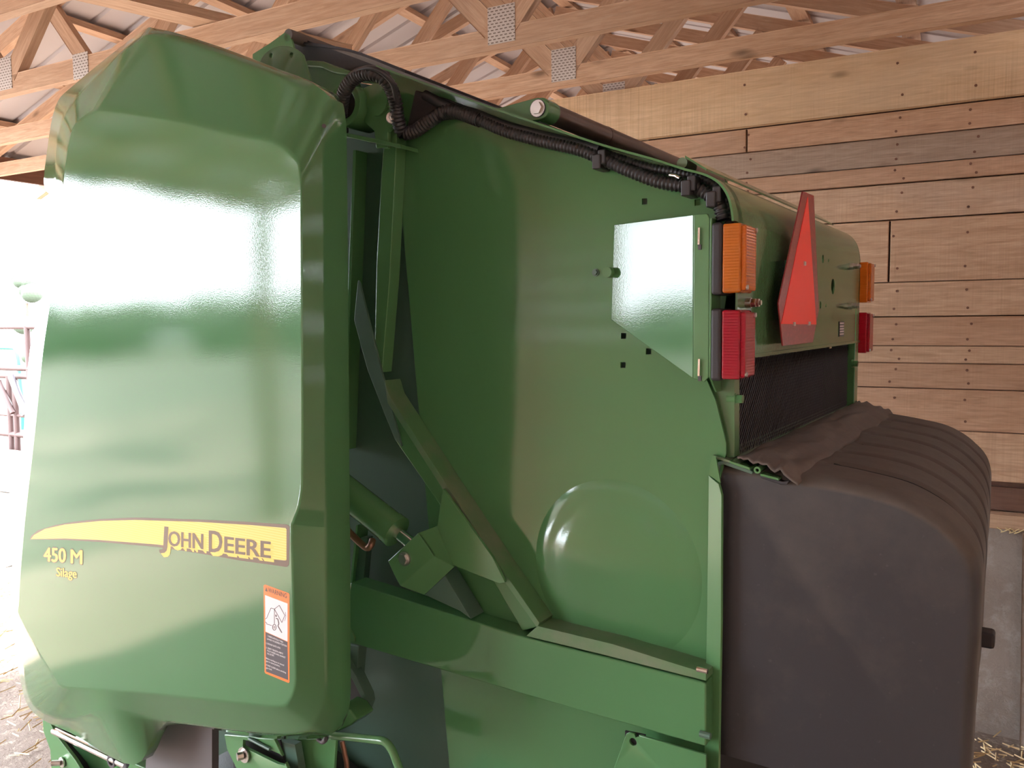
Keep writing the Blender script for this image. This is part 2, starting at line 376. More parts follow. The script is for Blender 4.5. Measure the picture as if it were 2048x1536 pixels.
# brace lying across the bottom chords at the upper left
a, b_ = onZ(246, 0, 3.125), onZ(478, 55, 3.125); e = (b_ - a).normalized()
br = beam('bracing_board', a - e * .6, b_ + e * .5, .038, .12, M_truss); tag(br, 'pale board lying slantwise across the truss chords at upper left', 'board')
# the plank wall behind the baler
wall = empty('wall_back', B(-3, WALL, 0)); struct(wall, 'wall of weathered horizontal planks behind the baler')
rows = [(3.125, 2.854), (2.848, 2.735), (2.729, 2.605), (2.600, 2.523), (2.517, 2.357), (2.350, 2.066), (2.062, 1.906), (1.901, 1.769), (1.766, 1.689), (1.686, 1.573), (1.568, 1.381), (1.377, 1.158)]
joint = {0: None, 1: onD(1494, 290, WALL), 5: onD(1779, 500, WALL)}
for i, (z1, z0) in enumerate(rows):
    if i == 0: segs = [(EAVE_L, -2.9), (-2.895, EAVE_R - .02)]
    elif joint.get(i): j = barn(joint[i])[0]; segs = [(EAVE_L, -3.4), (-3.395, j - .004), (j + .004, EAVE_R - .02)]
    else: j = -2.4 - .5 * (i * 7 % 4) / 3; segs = [(EAVE_L, j - .003), (j + .003, EAVE_R - .02)]
    for a, b in segs:
        off = (-.030 if i == 0 else .006 * ((i * 5) % 3 - 1))
        beam('plank', B(a, WALL + off, (z0 + z1) / 2), B(b, WALL + off, (z0 + z1) / 2), z1 - z0, .03, M_pale if i == 0 else {1: M_plank_o, 2: M_plank_g, 3: M_plank_o, 4: M_plank_g if a < -3 else M_plank, 7: M_plank_o, 9: M_plank_o, 10: M_plank_o}.get(i, M_plank), wall)
beam('dark_plank', B(EAVE_L, WALL + .02, 1.078), B(EAVE_R - .02, WALL + .02, 1.078), .105, .035, M_oldwood, wall)
beam('sill_board', B(EAVE_L, WALL - .02, .985), B(EAVE_R - .02, WALL - .02, .985), .065, .09, M_plank, wall)
for r in (-6.3, -3.9, -1.5, .6): beam('wall_post', B(r, WALL + .09, 0), B(r, WALL + .09, 3.0), .09, .14, M_plank, wall)
obj('seam_light_block', prism([B(EAVE_L, WALL + .025, .95), B(EAVE_R - .02, WALL + .025, .95), B(EAVE_R - .02, WALL + .025, 3.0), B(EAVE_L, WALL + .025, 3.0)], DD * .006), M_oldwood, wall)  # dark sheet added behind the planks to stop light through the seams
# nail heads in the planks at two posts
nv = []
for i, (z1, z0) in enumerate(rows):
    for px in (1495, 1795, 1940):
        r = barn(onD(px, 500, WALL))[0]
        for fz in (.22, .75): 
            p = B(r + random.uniform(-.02, .02), WALL - .0145 + (-.030 if i == 0 else .006 * ((i * 5) % 3 - 1)), z0 + (z1 - z0) * fz); nv.append(cyl(p, p - DD * .003, .006, 8))
o = obj('nail_heads', join(*nv), M_oldwood, wall); o['kind'] = 'stuff'
# concrete footing wall below
def concrete():
    rs = lin(EAVE_L, EAVE_R, 120); zs = lin(-.1, .952, 22); v = []
    for z in zs:
        for r in rs: v.append(B(r, WALL - .055 + .02 * noise.noise(Vector((r * 3, z * 3, 1))) + .012 * noise.noise(Vector((r * 11, z * 11, 4))), z))
    n = len(rs); f = [(j * n + i, j * n + i + 1, (j + 1) * n + i + 1, (j + 1) * n + i) for j in range(len(zs) - 1) for i in range(n - 1)]
    return join((v, f), prism([B(EAVE_L, WALL - .05, .952), B(EAVE_R, WALL - .05, .952), B(EAVE_R, WALL + .14, .952), B(EAVE_L, WALL + .14, .952)], (0, 0, -1.05)))
struct(obj('wall_footing', concrete(), M_conc, smooth=60), 'rough grey concrete footing wall below the planks')
# corner post, right and near walls, far gable
p = onD(2042, 1250, WALL - .25); rr = barn(p)[0]
struct(tag(beam('trim_1', B(rr + .075, WALL - .16, 0), B(rr + .055, WALL - .16, .955), .11, .10, M_conc)), 'pale concrete pier at the right edge of the footing wall')
def board_wall(name, a, b, zmax, lab, mat=None):
    w = empty(name, (Vector(a) + Vector(b)) / 2); struct(w, lab); z = 0.0; i = 0
    while z < zmax - .05:
        h = min(.2, zmax - z); beam('plank', Vector(a) + Vector((0, 0, z + h / 2)), Vector(b) + Vector((0, 0, z + h / 2)), h - .006, .03, mat or M_plank, w); z += h; i += 1
    return w
board_wall('wall_right', B(EAVE_R + .02, D0, 0), B(EAVE_R + .02, D1, 0), 3.08, 'plank wall along the closed eave on the right')
board_wall('wall_front', B(EAVE_L + 1.9, D0, 0), B(EAVE_R, D0, 0), 3.1, 'plank gable wall on the camera side')
def gable(d):
    v = [B(r, d, z) for r, z in ((EAVE_L, 3.0), (EAVE_R, 3.0), (EAVE_R, topz(EAVE_R)), (RIDGE, topz(RIDGE)), (EAVE_L, topz(EAVE_L)))]; return prism(v, DD * .01)
struct(obj('wall_gable_near', gable(D0), M_metal), 'white metal gable above the near plank wall')
def ribwall(d, z0, z1):
    xs = []; r = EAVE_L
    while r < EAVE_R: xs += [(r, 0), (r + .19, 0), (r + .20, -.02), (r + .22, -.02)]; r += .23
    n = len(xs); v = [B(a, d + h, z) for z in (z0, z1) for a, h in xs]
    return v, [(i, i + 1, n + i + 1, n + i) for i in range(n - 1)]
struct(obj('wall_far', ribwall(D1 - .05, 0, 4.4), M_metal), 'white ribbed metal end wall far beyond the plank wall')
# header and posts of the open side
hd = empty('trim_2', B(EAVE_L, 5, 2.9)); struct(hd, 'dark brown timber header over the open side of the barn')
for a, b in ((D0, 1.5), (1.5, 6.2), (6.2, D1)):
    beam('header_beam', B(EAVE_L - .03, a + .002, 3.115), B(EAVE_L - .03, b - .002, 3.115), .17, .04, M_oldwood, hd); beam('header_beam', B(EAVE_L - .10, a + .002, 3.12), B(EAVE_L - .10, b - .002, 3.12), .14, .04, M_oldwood, hd)
for i, d in enumerate((D0 + .1, 8.4, 12.4)):
    struct(beam(f'trim_{3 + i}', B(EAVE_L, d, 0), B(EAVE_L, d, 3.0), .14, .14, M_oldwood), 'timber post of the open barn side')
struct(beam('trim_6', B(EAVE_L, WALL + .1, 0), B(EAVE_L, WALL + .1, 3.0), .14, .14, M_oldwood), 'timber post where the plank wall meets the open side')

# ------------------------------------------------------------------ the baler
WID = 1.12                                   # near gate sheet at Y = 0, far one at Y = WID
BAL = empty('round_baler', (-1.4, .56, 0)); tag(BAL, 'green round baler with black rear cover parked under the barn roof', 'baler')
P = lambda name, vf, mat, parent=None, **k: obj(name, vf, mat, parent or BAL, **k)

# --- side shield: three rings of key points (pixel x, pixel y, distance Y) lofted and rounded
inner = [(212,220),(342,239),(478,270),(547,284),(588,314),(600,345),(603,444),(605,900),(600,1000),(586,1045),(583,1075),(590,1314),(590,1366),(579,1401),(556,1413),(480,1406),(307,1388),(215,1380),(160,1377),(125,1372),(104,1348),(41,1240),(37,1200),(48,1050),(68,870),(85,700),(103,575),(112,500),(121,412),(124,388),(129,335),(143,262),(165,237),(188,224)]
mid = [(312,72,0),(420,101,0),(540,147,0),(600,176,0),(634,213,0),(643,262,0),(647,380,0),(651,900,0),(652,1000,0),(652,1050,0),(652,1080,0),(652,1300,0),(650,1392,0),(638,1432,0),(610,1462,0),(520,1466,0),(338,1443,.01),(214,1418,-.03),(140,1440,.01),(78,1420,.02),(52,1375,.02),(36,1250,.02),(32,1195,.02),(43,1045,.02),(62,870,.02),(78,700,.02),(100,575,.02),(109,500,.02),(118,412,.02),(112,386,.0),(112,300,.0),(132,225,.0),(196,150,0),(268,84,0)]
outer = [(316,58,0),(420,87,0),(545,134,0),(612,160,0),(655,190,0),(668,225,0),(672,340,0),(677,900,0),(678,1000,0),(678,1050,0),(679,1080,0),(680,1300,0),(680,1402,0),(670,1450,0),(642,1476,0),(520,1475,0),(332,1451,.0),(268,1530,-.02),(150,1470,0),(76,1433,0),(46,1385,0),(26,1250,0),(22,1190,0),(30,1040,0),(46,880,0),(60,700,0),(92,575,0),(105,500,0),(114,408,0),(89,374,0),(93,310,0),(111,213,0),(150,168,0),(276,68,0)]
YF, YM, YO = -.378, -.336, -.300
def yo(i): return YO + (.03 if 18 <= i <= 33 else 0)
R0 = [onY(x, y, YF) for x, y in inner]; R1 = [onY(x, y, YM + q + (.02 if i in (0, 1, 2, 3, 33, 32, 4) else 0)) for i, (x, y, q) in enumerate(mid)]
R2 = [onY(x, y, yo(i) + q) for i, (x, y, q) in enumerate(outer)]
K = 5
C0, C1, C2 = catmull(R0, K, True), catmull(R1, K, True), catmull(R2, K, True)
cen = sum(C0, Vector()) / len(C0)
def inset(c, d): return [p + (cen - p).normalized() * d for p in c]
C00 = inset(C0, .005); C01 = [p.lerp(q, .06) for p, q in zip(C0, C1)]; C09 = [p.lerp(q, .93) for p, q in zip(C0, C1)]; C11 = [p.lerp(q, .15) for p, q in zip(C1, C2)]
for c, dy in ((C0, .0015),):
    for p in c: p.y += dy
C3 = [p + Vector((0, .03, 0)) for p in C2]
rings = [C00, C0, C01, C09, C1, C11, C2, C3]; n = len(C0)
sv = [p for c in rings for p in c]; sf = [tuple(range(n))]
for k in range(len(rings) - 1): sf += [(k * n + i, k * n + (i + 1) % n, (k + 1) * n + (i + 1) % n, (k + 1) * n + i) for i in range(n)]
sh = P('side_shield', (sv, sf), M_shield, smooth=50, label='large glossy green moulded side shield')
so = sh.modifiers.new('shell', 'SOLIDIFY'); so.thickness = .007; so.offset = -1
wn = sh.modifiers.new('wn', 'WEIGHTED_NORMAL'); wn.keep_sharp = True
# make sure the shell's outside looks to the camera
if sh.data.polygons[0].normal.y > 0: sh.data.flip_normals()
P('clip_hole', cyl(onY(648, 252, YM - .004), onY(648, 252, YM + .002), .004, 10), M_ink, sh)
YD = YF - .0003
def decal(name, px, mat, lift=0, t=.0001, parent=None, label=None): return P(name, prism([onY(x, y, YD - lift * .25) for x, y in px], (0, t, 0)), mat, parent or sh, label=label)
bord = [(60,1079),(62,1072),(75,1061),(110,1050),(150,1043),(200,1038),(270,1035),(400,1039),(500,1044),(574,1049),(579,1053),(578,1129),(574,1134),(480,1121),(400,1107),(315,1094),(200,1084),(130,1080)]
yel = [(62,1078),(68,1070),(90,1058),(130,1049),(200,1042),(270,1040),(400,1044),(500,1050),(571,1056),(573,1059),(573,1120),(570,1121),(480,1112),(400,1100),(315,1089),(200,1080),(130,1077)]
decal('stripe_border', bord, M_brown, 0, label='dark brown border of the yellow stripe'); decal('stripe', yel, M_stripe, .0008, label='yellow lined stripe swooping along the shield')
def text(name, body, p0, p1, ptop, mat, lift, bold=.0, parent=None, space=1.0):
    """flat lettering: baseline from p0 to p1, cap height up to ptop (pixels on the shield face)"""
    cu = bpy.data.curves.new('t', 'FONT'); cu.body = body; cu.size = 1; cu.offset = bold; cu.space_character = space; cu.resolution_u = 3
    o = bpy.data.objects.new('t', cu); COL.objects.link(o); bpy.context.view_layer.update()
    me = bpy.data.meshes.new_from_object(o.evaluated_get(bpy.context.evaluated_depsgraph_get())); bpy.data.objects.remove(o)
    cu2 = bpy.data.curves.new('t', 'FONT'); cu2.body = 'H'; cu2.size = 1; cu2.offset = bold; o = bpy.data.objects.new('t', cu2); COL.objects.link(o); bpy.context.view_layer.update()
    mh = bpy.data.meshes.new_from_object(o.evaluated_get(bpy.context.evaluated_depsgraph_get())); bpy.data.objects.remove(o)
    cap = max(v.co.y for v in mh.vertices); x0 = min(v.co.x for v in me.vertices); x1 = max(v.co.x for v in me.vertices)
    a, b, c = onY(*p0, YD - lift * .25), onY(*p1, YD - lift * .25), onY(*ptop, YD - lift * .25)
    for v in me.vertices: v.co = a + (b - a) * ((v.co.x - x0) / (x1 - x0)) + (c - a) * (v.co.y / cap)
    me.name = name; me.materials.clear(); me.materials.append(mat)
    o = bpy.data.objects.new(name, me); COL.objects.link(o); setparent(o, parent or sh); return o
for lift, mat, dx, dy, bd in ((.0012, M_yellow, 7, 8, .012), (.0014, M_yellow, 5, 5.5, .012), (.0016, M_yellow, 3, 3, .012), (.0024, M_brown, -.6, 0, .012), (.0026, M_brown, .6, 0, .012)):
    nm = 'lettering' if mat is M_brown else 'lettering_shadow'
    text(nm, 'J', (319+dx,1092+dy), (334+dx,1094+dy), (321+dx,1052+dy), mat, lift, bd)
    text(nm, 'OHN', (337+dx,1091+dy), (406+dx,1098+dy), (337+dx,1062+dy), mat, lift, bd)
    text(nm, 'D', (418+dx,1103+dy), (444+dx,1105+dy), (418+dx,1061+dy), mat, lift, bd)
    text(nm, 'EERE', (449+dx,1104+dy), (541+dx,1116+dy), (449+dx,1073+dy), mat, lift, bd)
for lift, mat, offs in ((.0004, M_brown, ((-2.2, 0), (2.2, 0), (0, -2.2), (0, 2.2), (1.5, 1.5))), (.0012, M_yellow, ((-.8, 0), (.8, 0), (0, .6)))):
    for q, (dx, dy) in enumerate(offs):
        nm = 'lettering_outline' if mat is M_brown else 'lettering'
        text(nm, '450', (88+dx,1122+dy), (131+dx,1125+dy), (88+dx,1095+dy), mat, lift + q * .0001, 0); text(nm, 'M', (142+dx,1126+dy), (164+dx,1128+dy), (142+dx,1099+dy), mat, lift + q * .0001, 0); text(nm, 'Silage', (113+dx*.6,1152+dy*.6), (153+dx*.6,1156+dy*.6), (113+dx*.6,1135+dy*.6), mat, lift + q * .0001, 0)
# warning label
wl = decal('warning_label', [(527,1171),(530,1169),(577,1186),(579,1189),(579,1364),(577,1366),(531,1347),(529,1344)], M_orange, 0, label='orange bordered warning sticker with pictogram and text')
decal('warning_pictogram_field', [(530,1190),(575,1207),(575,1283),(531,1263)], M_white, .0008, parent=wl); decal('warning_text_field', [(531,1264),(575,1284),(576,1360),(532,1343)], M_ink, .0008, parent=wl)
text('warning_word', 'WARNING', (536,1184), (573.5,1196.5), (536,1175), M_brown, .0012, .01, wl)
decal('warning_triangle', [(530,1182),(532.5,1174.5),(535.3,1183.5)], M_brown, .0012, parent=wl)
def line_px(pts, w, name, closed=False, mat=None):
    vf = []; pts = pts + [pts[0]] if closed else pts
    for (x0, y0), (x1, y1) in zip(pts, pts[1:]):
        dx, dy = x1 - x0, y1 - y0; L = math.hypot(dx, dy); nx, ny = -dy / L * w / 2, dx / L * w / 2
        vf.append(prism([onY(x0 + nx, y0 + ny, YD - .0004), onY(x1 + nx, y1 + ny, YD - .0004), onY(x1 - nx, y1 - ny, YD - .0004), onY(x0 - nx, y0 - ny, YD - .0004)], (0, .0001, 0)))
    return P(name, join(*vf), mat or M_ink, wl)
S = lambda x, y: (500 + x * .1498, 1150 + y * .1498)
line_px([S(202,585),S(220,580),S(280,440),S(325,455),S(325,650)], 1.0, 'pictogram_baler')
line_px([S(202,628),S(220,635),S(222,655),S(290,675)], 1.0, 'pictogram_baler')
line_px([S(325,455),S(390,405),S(465,540),S(425,635)], 1.0, 'pictogram_gate', True)
line_px([(S(325,698)[0] + 3.6 * math.cos(a / 10 * 2 * math.pi), S(325,698)[1] + 6 * math.sin(a / 10 * 2 * math.pi)) for a in range(10)], 1.3, 'pictogram_wheel', True)
line_px([(S(325,698)[0] + 1.3 * math.cos(a / 8 * 2 * math.pi), S(325,698)[1] + 2.3 * math.sin(a / 8 * 2 * math.pi)) for a in range(8)], .8, 'pictogram_wheel', True)
line_px([S(345,580),S(370,585),S(385,650),S(372,680),S(425,772)], 1.8, 'pictogram_lock'); line_px([S(345,530),S(350,560)], 2.2, 'pictogram_lock')
line_px([S(472,495),S(480,560),S(462,612)], .6, 'pictogram_arrow')
tl = [("1. RAISE GATE FULLY THEN", 535, 1273, 566, 1286), ("LOWER TO DESIRED POSITION", 534, 1279, 573.5, 1294), ("2. ENGAGE GATE LOCK", 532, 1287.5, 561, 1298), ("3. VERIFY TENSION ARM IS", 532, 1296.5, 566, 1309), ("FULLY RAISED AND AGAINST", 534.5, 1302.5, 571, 1317), ("ITS STOPS", 534.5, 1308.5, 548, 1313), ("Before working on or around", 532, 1317.5, 568, 1332), ("gate in raised position,", 532, 1323, 560, 1334), ("STAND CLEAR before unlocking", 532, 1331, 572, 1347), ("gate lock.", 532, 1336.5, 544, 1341)]
for b_, x0, y0, x1, y1 in tl: text('warning_text', b_, (x0, y0), (x1, y1), (x0, y0 - 3.2), M_white, .0014, .01, wl)

# --- gate: lip line along the top edge (pixels at Y = -.045) gives the side sheet outline
lip_px = [(752,130),(845,163),(985,214),(1190,283),(1300,314),(1372,337),(1410,347),(1437,362),(1455,385),(1464,412),(1468,441)]
lip = [onY(x, y, -.045) for x, y in lip_px]; XR = lip[-1].x
lipc = catmull(lip[:6], 4)[:-1] + catmull(lip[5:], 6)
zb = .55
sheet = [(p.x, 0, p.z) for p in lipc] + [tuple(onY(1468, 452, 0)), tuple(onY(1440, 700, 0)), tuple(onY(1412, 757, 0)), tuple(onY(1431, 800, 0)), tuple(onY(1452, 886, 0)), tuple(onY(1452, 908, 0)), tuple(onY(1440, 960, 0)), (onY(1412, 1536, 0).x, 0, onY(1412, 1536, 0).z), (-.58, 0, zb), (-1.10, 0, zb)]
gate = P('gate_side_sheet', prism(sheet, (0, .006, 0)), M_panel, label='big glossy green gate side sheet')
sq = []
for x, y in ((1289,403),(1395,405),(1247,672),(1297,703),(1246,730)):
    c = onY(x, y, 0); sq.append(box((c.x - .0055, -.02, c.z - .0055), (c.x + .0055, .03, c.z + .0055)))
cut(gate, *sq)
def dome(c, prof_, n=64):
    v = [Vector((c.x + r * math.cos(2 * math.pi * i / n), .001 - h * .62, c.z + r * math.sin(2 * math.pi * i / n))) for r, h in prof_ for i in range(n)]
    f = [(k * n + i, k * n + (i + 1) % n, (k + 1) * n + (i + 1) % n, (k + 1) * n + i) for k in range(len(prof_) - 1) for i in range(n)]
    return v, f + [tuple((len(prof_) - 1) * n + i for i in range(n))]
P('mirrored_disc_dome', dome(onY(1228, 1140, 0), [(.192, -.001), (.186, .0006), (.178, .003), (.168, .0055), (.158, .0070), (.148, .0076), (.140, .0080), (.130, .0098), (.120, .0118), (.108, .0132), (.09, .0142), (.06, .0150), (.03, .0154), (.008, .0155)]), M_panel, gate, smooth=60, label='shallow round dome added to imitate a pale disc mirrored in the flat sheet')  # dome added to the flat sheet, shaped to imitate a mirrored pale disc
def ribbon(path, ext, t):
    """sheet swept along ext, thickness t across the path (in the X-Z plane)"""
    path = [Vector(p) for p in path]; off = []
    for i, p in enumerate(path):
        d = (path[min(i + 1, len(path) - 1)] - path[max(i - 1, 0)]).normalized(); nrm = Vector((d.z, 0, -d.x)); off.append(p + nrm * t)
    return prism(path + off[::-1], ext)
P('gate_top_lip', ribbon(lipc, (0, .045, 0), .004), M_green, smooth=40)
P('far_gate_sheet', prism([(p.x, WID, p.z) for p in lipc] + [(XR, WID, 1.5), (-.5, WID, 1.0), (-.55, WID, zb), (-1.10, WID, zb)], (0, .006, 0)), M_green)
# --- rear hood: the rounded end of the lip carried across to the far side, then straight down
hz = onX(1508, 712, XR).z
k0 = min(range(len(lipc)), key=lambda i: abs(lipc[i].x - onY(1405, 346, -.045).x))
hp = [Vector((p.x, -.02, p.z)) for p in lipc[k0:]] + [Vector((XR, -.02, hz))]
hood = P('rear_hood', ribbon(hp, (0, WID + .03, 0), .004), M_hood, smooth=30, label='rounded green rear hood panel')
hl = [onX(1690, 535, XR)]
holes = []
for x, y, r in ((1646,518,.010),(1666,573,.020),(1641,610,.009),(1657,521,.004),(1652,611,.004)):
    c = onX(x, y, XR); holes.append(cyl(c + Vector((-.04, 0, 0)), c + Vector((.04, 0, 0)), r, 16))
cut(hood, *holes); finish(hood, 30)
P('hood_bottom_lip', box((XR - .045, -.02, hz - .003), (XR + .004, WID + .01, hz + .004)), M_hood, hood)
# flat strip with slots along the hood top
t0, t1 = onY(1370, 311, -.045), onY(1402, 343, -.045)
strip = P('hood_top_strip', prism([t0, t1 + Vector((.01, 0, .004)), t1 + Vector((.01, 0, 0)), t0 + Vector((0, 0, -.004))], (0, WID * .93, 0)), M_hood)
dv = (t1 - t0); slots = []
for q in (.12, .3, .48, .66):
    c = t0 + dv * .62 + Vector((0, .045 + q * WID, 0)); slots.append(box((c.x - .012, c.y - .004, c.z - .03), (c.x + .012, c.y + .004, c.z + .03)))
cut(strip, *slots)
# bolts standing on the hood
for x, y, X in ((1492,606,XR),(1700,533,XR),(1697,612,XR)):
    c = onX(x, y, X); bo = P('hood_bolt', join(cyl(c, c + Vector((.010, 0, 0)), .009, 16), cyl(c + Vector((.010, 0, 0)), c + Vector((.018, 0, 0)), .0085, 6), cyl(c + Vector((.018, 0, 0)), c + Vector((.028, 0, 0)), .0045, 12), cyl(c + Vector((.020, 0, 0)), c + Vector((.024, 0, 0)), .008, 6)), M_steel, hood, smooth=30)
c = onX(1683, 658, XR + .001); lb = P('hood_sticker', box((c.x, c.y - .03, c.z - .020), (c.x + .001, c.y + .03, c.z + .020)), M_ink, hood, label='small dark sticker with pale lines')
for q in (-.015, -.008, -.001, .006, .014): P('sticker_line', box((c.x + .001, c.y - .027, c.z + q), (c.x + .0015, c.y + .025, c.z + q + .003)), M_white, hood)
# --- slow vehicle triangle
XS = XR + .028
S3 = lambda pts, dx=0: [onX(x, y, XS) + Vector((dx, 0, 0)) for x, y in pts]
smv = P('slow_vehicle_triangle', prism(S3([(1606,382),(1628,391),(1638,619),(1626,685),(1566,692),(1557,606)]), (-.003, 0, 0)), M_retro, bevel=.001, label='slow moving vehicle triangle, dark red reflective border')
P('orange_triangle', prism(S3([(1615,394),(1632,649),(1562,648)]), (.001, 0, 0)), M_fluo, smv, label='bright orange red triangle')
for x, y in ((1608,527),(1587,648),(1617,647)):
    c = onX(x, y, XS); P('rivet', box((c.x, c.y - .007, c.z - .004), (c.x + .003, c.y + .007, c.z + .004)), M_steel, smv)
P('triangle_socket', box((XR, onX(1600, 600, XS).y - .02, onX(1600, 640, XS).z), (XS - .003, onX(1600, 600, XS).y + .02, onX(1600, 520, XS).z)), M_hood, smv)
# --- lamp bracket at the near side
A = [onY(1228,449,-.008), onY(1387,429,-.046), onY(1386,757,-.046), onY(1222,640,-.008)]
lb_ = P('lamp_bracket', prism(A, (.004, .012, 0)), M_panel, bevel=.0015, label='bevelled green lamp bracket cover mirroring the sky')
Bq = [onY(1387,429,-.046), onY(1414,427,-.048), onY(1419,436,-.048), onY(1417,755,-.048), onY(1408,764,-.048), onY(1386,757,-.046)]
P('bracket_flange', prism(Bq, (0, .006, 0)), M_green, lb_, bevel=.0015)
# flat foot of the bracket on the gate sheet
foot = [(1181,488),(1205,462),(1232,455),(1226,636),(1222,640),(1205,628),(1180,598)]
P('bracket_foot', prism([onY(x, y, -.008) for x, y in foot], (0, .006, 0)), M_panel, lb_)
c = onY(1192, 545, -.008); P('foot_bolt', hexbolt(c, (0, -1, 0), .0055, .007), M_dark, lb_)
c = onY(1219, 545, -.012); P('latch_knob', cyl(c + Vector((0, .006, 0)), c - Vector((0, .012, 0)), .010, 16), M_green, lb_, smooth=40)
for y0, y1 in ((455, 489), (718, 752)):
    P('hinge_slot_edge', prism([onY(1396, y0, -.0525), onY(1400, y0, -.0525), onY(1399, y1, -.0525), onY(1395, y1, -.0525)], (0, .003, 0)), M_chrome, lb_); P('hinge_slot', prism([onY(1396, y1, -.0495), onY(1402, y1, -.0495), onY(1402, y1 + 10, -.0495), onY(1396, y1 + 10, -.0495)], (0, .004, 0)), M_ink, lb_)
# back plate of the bracket carrying the lamps
XL = onY(1422, 600, -.05).x
bz0, bz1 = onY(1420, 765, -.05).z, onY(1418, 436, -.05).z
for y0, y1, nm in ((-.048, .02, 'lamp_plate'), (WID + .008, WID + .118, 'lamp_plate')):
    P(nm, prism([(XL - .004, y0, bz0 + .01), (XL - .004, y0, bz1), (XL - .004, y1, bz1), (XL - .004, y1, bz0 - .02), (XL - .004, (y0 + y1) / 2, bz0 - .02)], (.004, 0, 0)), M_green, bevel=.001)
    if y0 > 0: P('lamp_plate_web', box((XL - .13, min(y0, y1) if y0 > 0 else y0 + .004, bz0 + .01), (XL - .003, (y0 + .006) if y0 > 0 else y0 + .01, bz1 - .004)), M_green)
def rbox(a, b, r=.006): return box(a, b)
def lamp(y0, y1, z0, z1, mat, lab, flip):
    x0, x1, x2 = XL, XL + .019, XL + .058
    body = P('lamp_base', box((x0, y0 - .003, z0 - .003), (x1, y1 + .003, z1 + .003)), M_black, bevel=.006, seg=3, label=lab + ', black rubber base')
    P('lens', prism([(x1, y0, z0), (x1, y1, z0), (x1, y1, z1), (x1, y0, z1)], (x2 - x1 - .006, 0, 0)), mat, body, bevel=.004, seg=3, label=lab)
    f0 = y0 + .004; P('lens_face', prism([(x2 - .007, f0, z0 + .004), (x2 - .007, y1 - .004, z0 + .004), (x2 - .007, y1 - .004, z1 - .004), (x2 - .007, f0, z1 - .004)], (.009, 0, 0)), mat, body, bevel=.003, seg=2)
    P('lamp_reflector', prism([(x1 + .001, y0 + .006, z0 + .006), (x1 + .001, y1 - .006, z0 + .006), (x1 + .001, y1 - .006, z1 - .006), (x1 + .001, y0 + .006, z1 - .006)], (.004, 0, 0)), M_white, body)
    for yy, zz in ((y0 + .010, z0 + .009), (y1 - .010, z1 - .009)): P('lens_screw', cyl((x2 + .001, yy, zz), (x2 + .0045, yy, zz), .0042, 12), M_steel, body, smooth=40)
az0, az1 = onY(1450, 586, -.05).z, onY(1450, 447, -.05).z; rz0, rz1 = onY(1450, 759, -.05).z, onY(1450, 620, -.05).z
lamp(-.050, .020, az0, az1, M_amber, 'large ribbed amber lamp nearest the camera', 1); lamp(-.050, .020, rz0, rz1, M_redlens, 'large ribbed red lamp nearest the camera', 1)
lamp(WID + .056, WID + .124, az0, az1, M_amber, 'amber lamp on the far side of the hood', -1); lamp(WID + .056, WID + .124, rz0, rz1, M_redlens, 'red lamp on the far side of the hood', -1)
# --- edge post behind the lamps and mesh screen below the hood
P('gate_edge_post', prism([onY(1395, 720, .012), onY(1469, 720, .012), onY(1469, 915, .012), onY(1440, 915, .012)], (0, .03, 0)), M_hood, bevel=.001)
P('gate_edge_post', prism([(XR - .03, WID - .045, 1.62), (XR + .001, WID - .045, 1.62), (XR + .001, WID - .045, hz + .1), (XR - .03, WID - .045, hz + .1)], (0, .045, 0)), M_green, bevel=.002)
c = onX(1462, 797, onY(1462, 797, .02).x); P('post_bolt', join(cyl(c - Vector((.006, 0, 0)), c + Vector((.010, 0, 0)), .010, 16), cyl(c + Vector((.010, 0, 0)), c + Vector((.022, 0, 0)), .0085, 6)), M_green, smooth=30)
c = onX(1704, 727, XR + .001); P('post_bolt', hexbolt(c, (1, 0, 0), .009, .016), M_green)
mv = []; za, zb2, ya, yb = 1.58, hz, .03, WID - .03; xs_ = XR - .02; pitch = .014
k = ya - (zb2 - za)
while k < yb + (zb2 - za):
    for s in (1, -1):
        ts = [t for t in (0.0, 1.0)]
        p0 = [k, za]; p1 = [k + s * (zb2 - za), zb2]
        def clip(pa, pb):
            (y0, z0), (y1, z1) = pa, pb; t0_, t1_ = 0., 1.
            for lim, sgn in ((ya, 1), (yb, -1)):
                f0, f1 = sgn * (y0 - lim), sgn * (y1 - lim)
                if f0 < 0 and f1 < 0: return None
                if f0 < 0: t0_ = max(t0_, f0 / (f0 - f1))
                elif f1 < 0: t1_ = min(t1_, f0 / (f0 - f1))
            return (t0_, t1_) if t0_ < t1_ else None
        r = clip(p0, p1)
        if r:
            q0 = Vector((xs_ + .001 * s, p0[0] + (p1[0] - p0[0]) * r[0], p0[1] + (p1[1] - p0[1]) * r[0])); q1 = Vector((xs_ + .001 * s, p0[0] + (p1[0] - p0[0]) * r[1], p0[1] + (p1[1] - p0[1]) * r[1]))
            if (q1 - q0).length > .004: mv.append(cyl(q0, q1, .0011, 4))
    k += pitch
o = P('mesh_screen', join(*mv), M_mesh, label='black wire mesh screen under the hood'); o['kind'] = 'stuff'
P('chamber_dark_sheet', box((XR - .10, .008, .6), (XR - .095, WID - .002, hz + .28)), M_interior)  # near-black sheet put in for the darkness behind the mesh
P('screen_tag', box((XR - .015, onX(1672, 692, XR).y - .012, onX(1672, 694, XR).z - .004), (XR - .013, onX(1672, 692, XR).y + .012, onX(1672, 694, XR).z + .012)), M_straw)
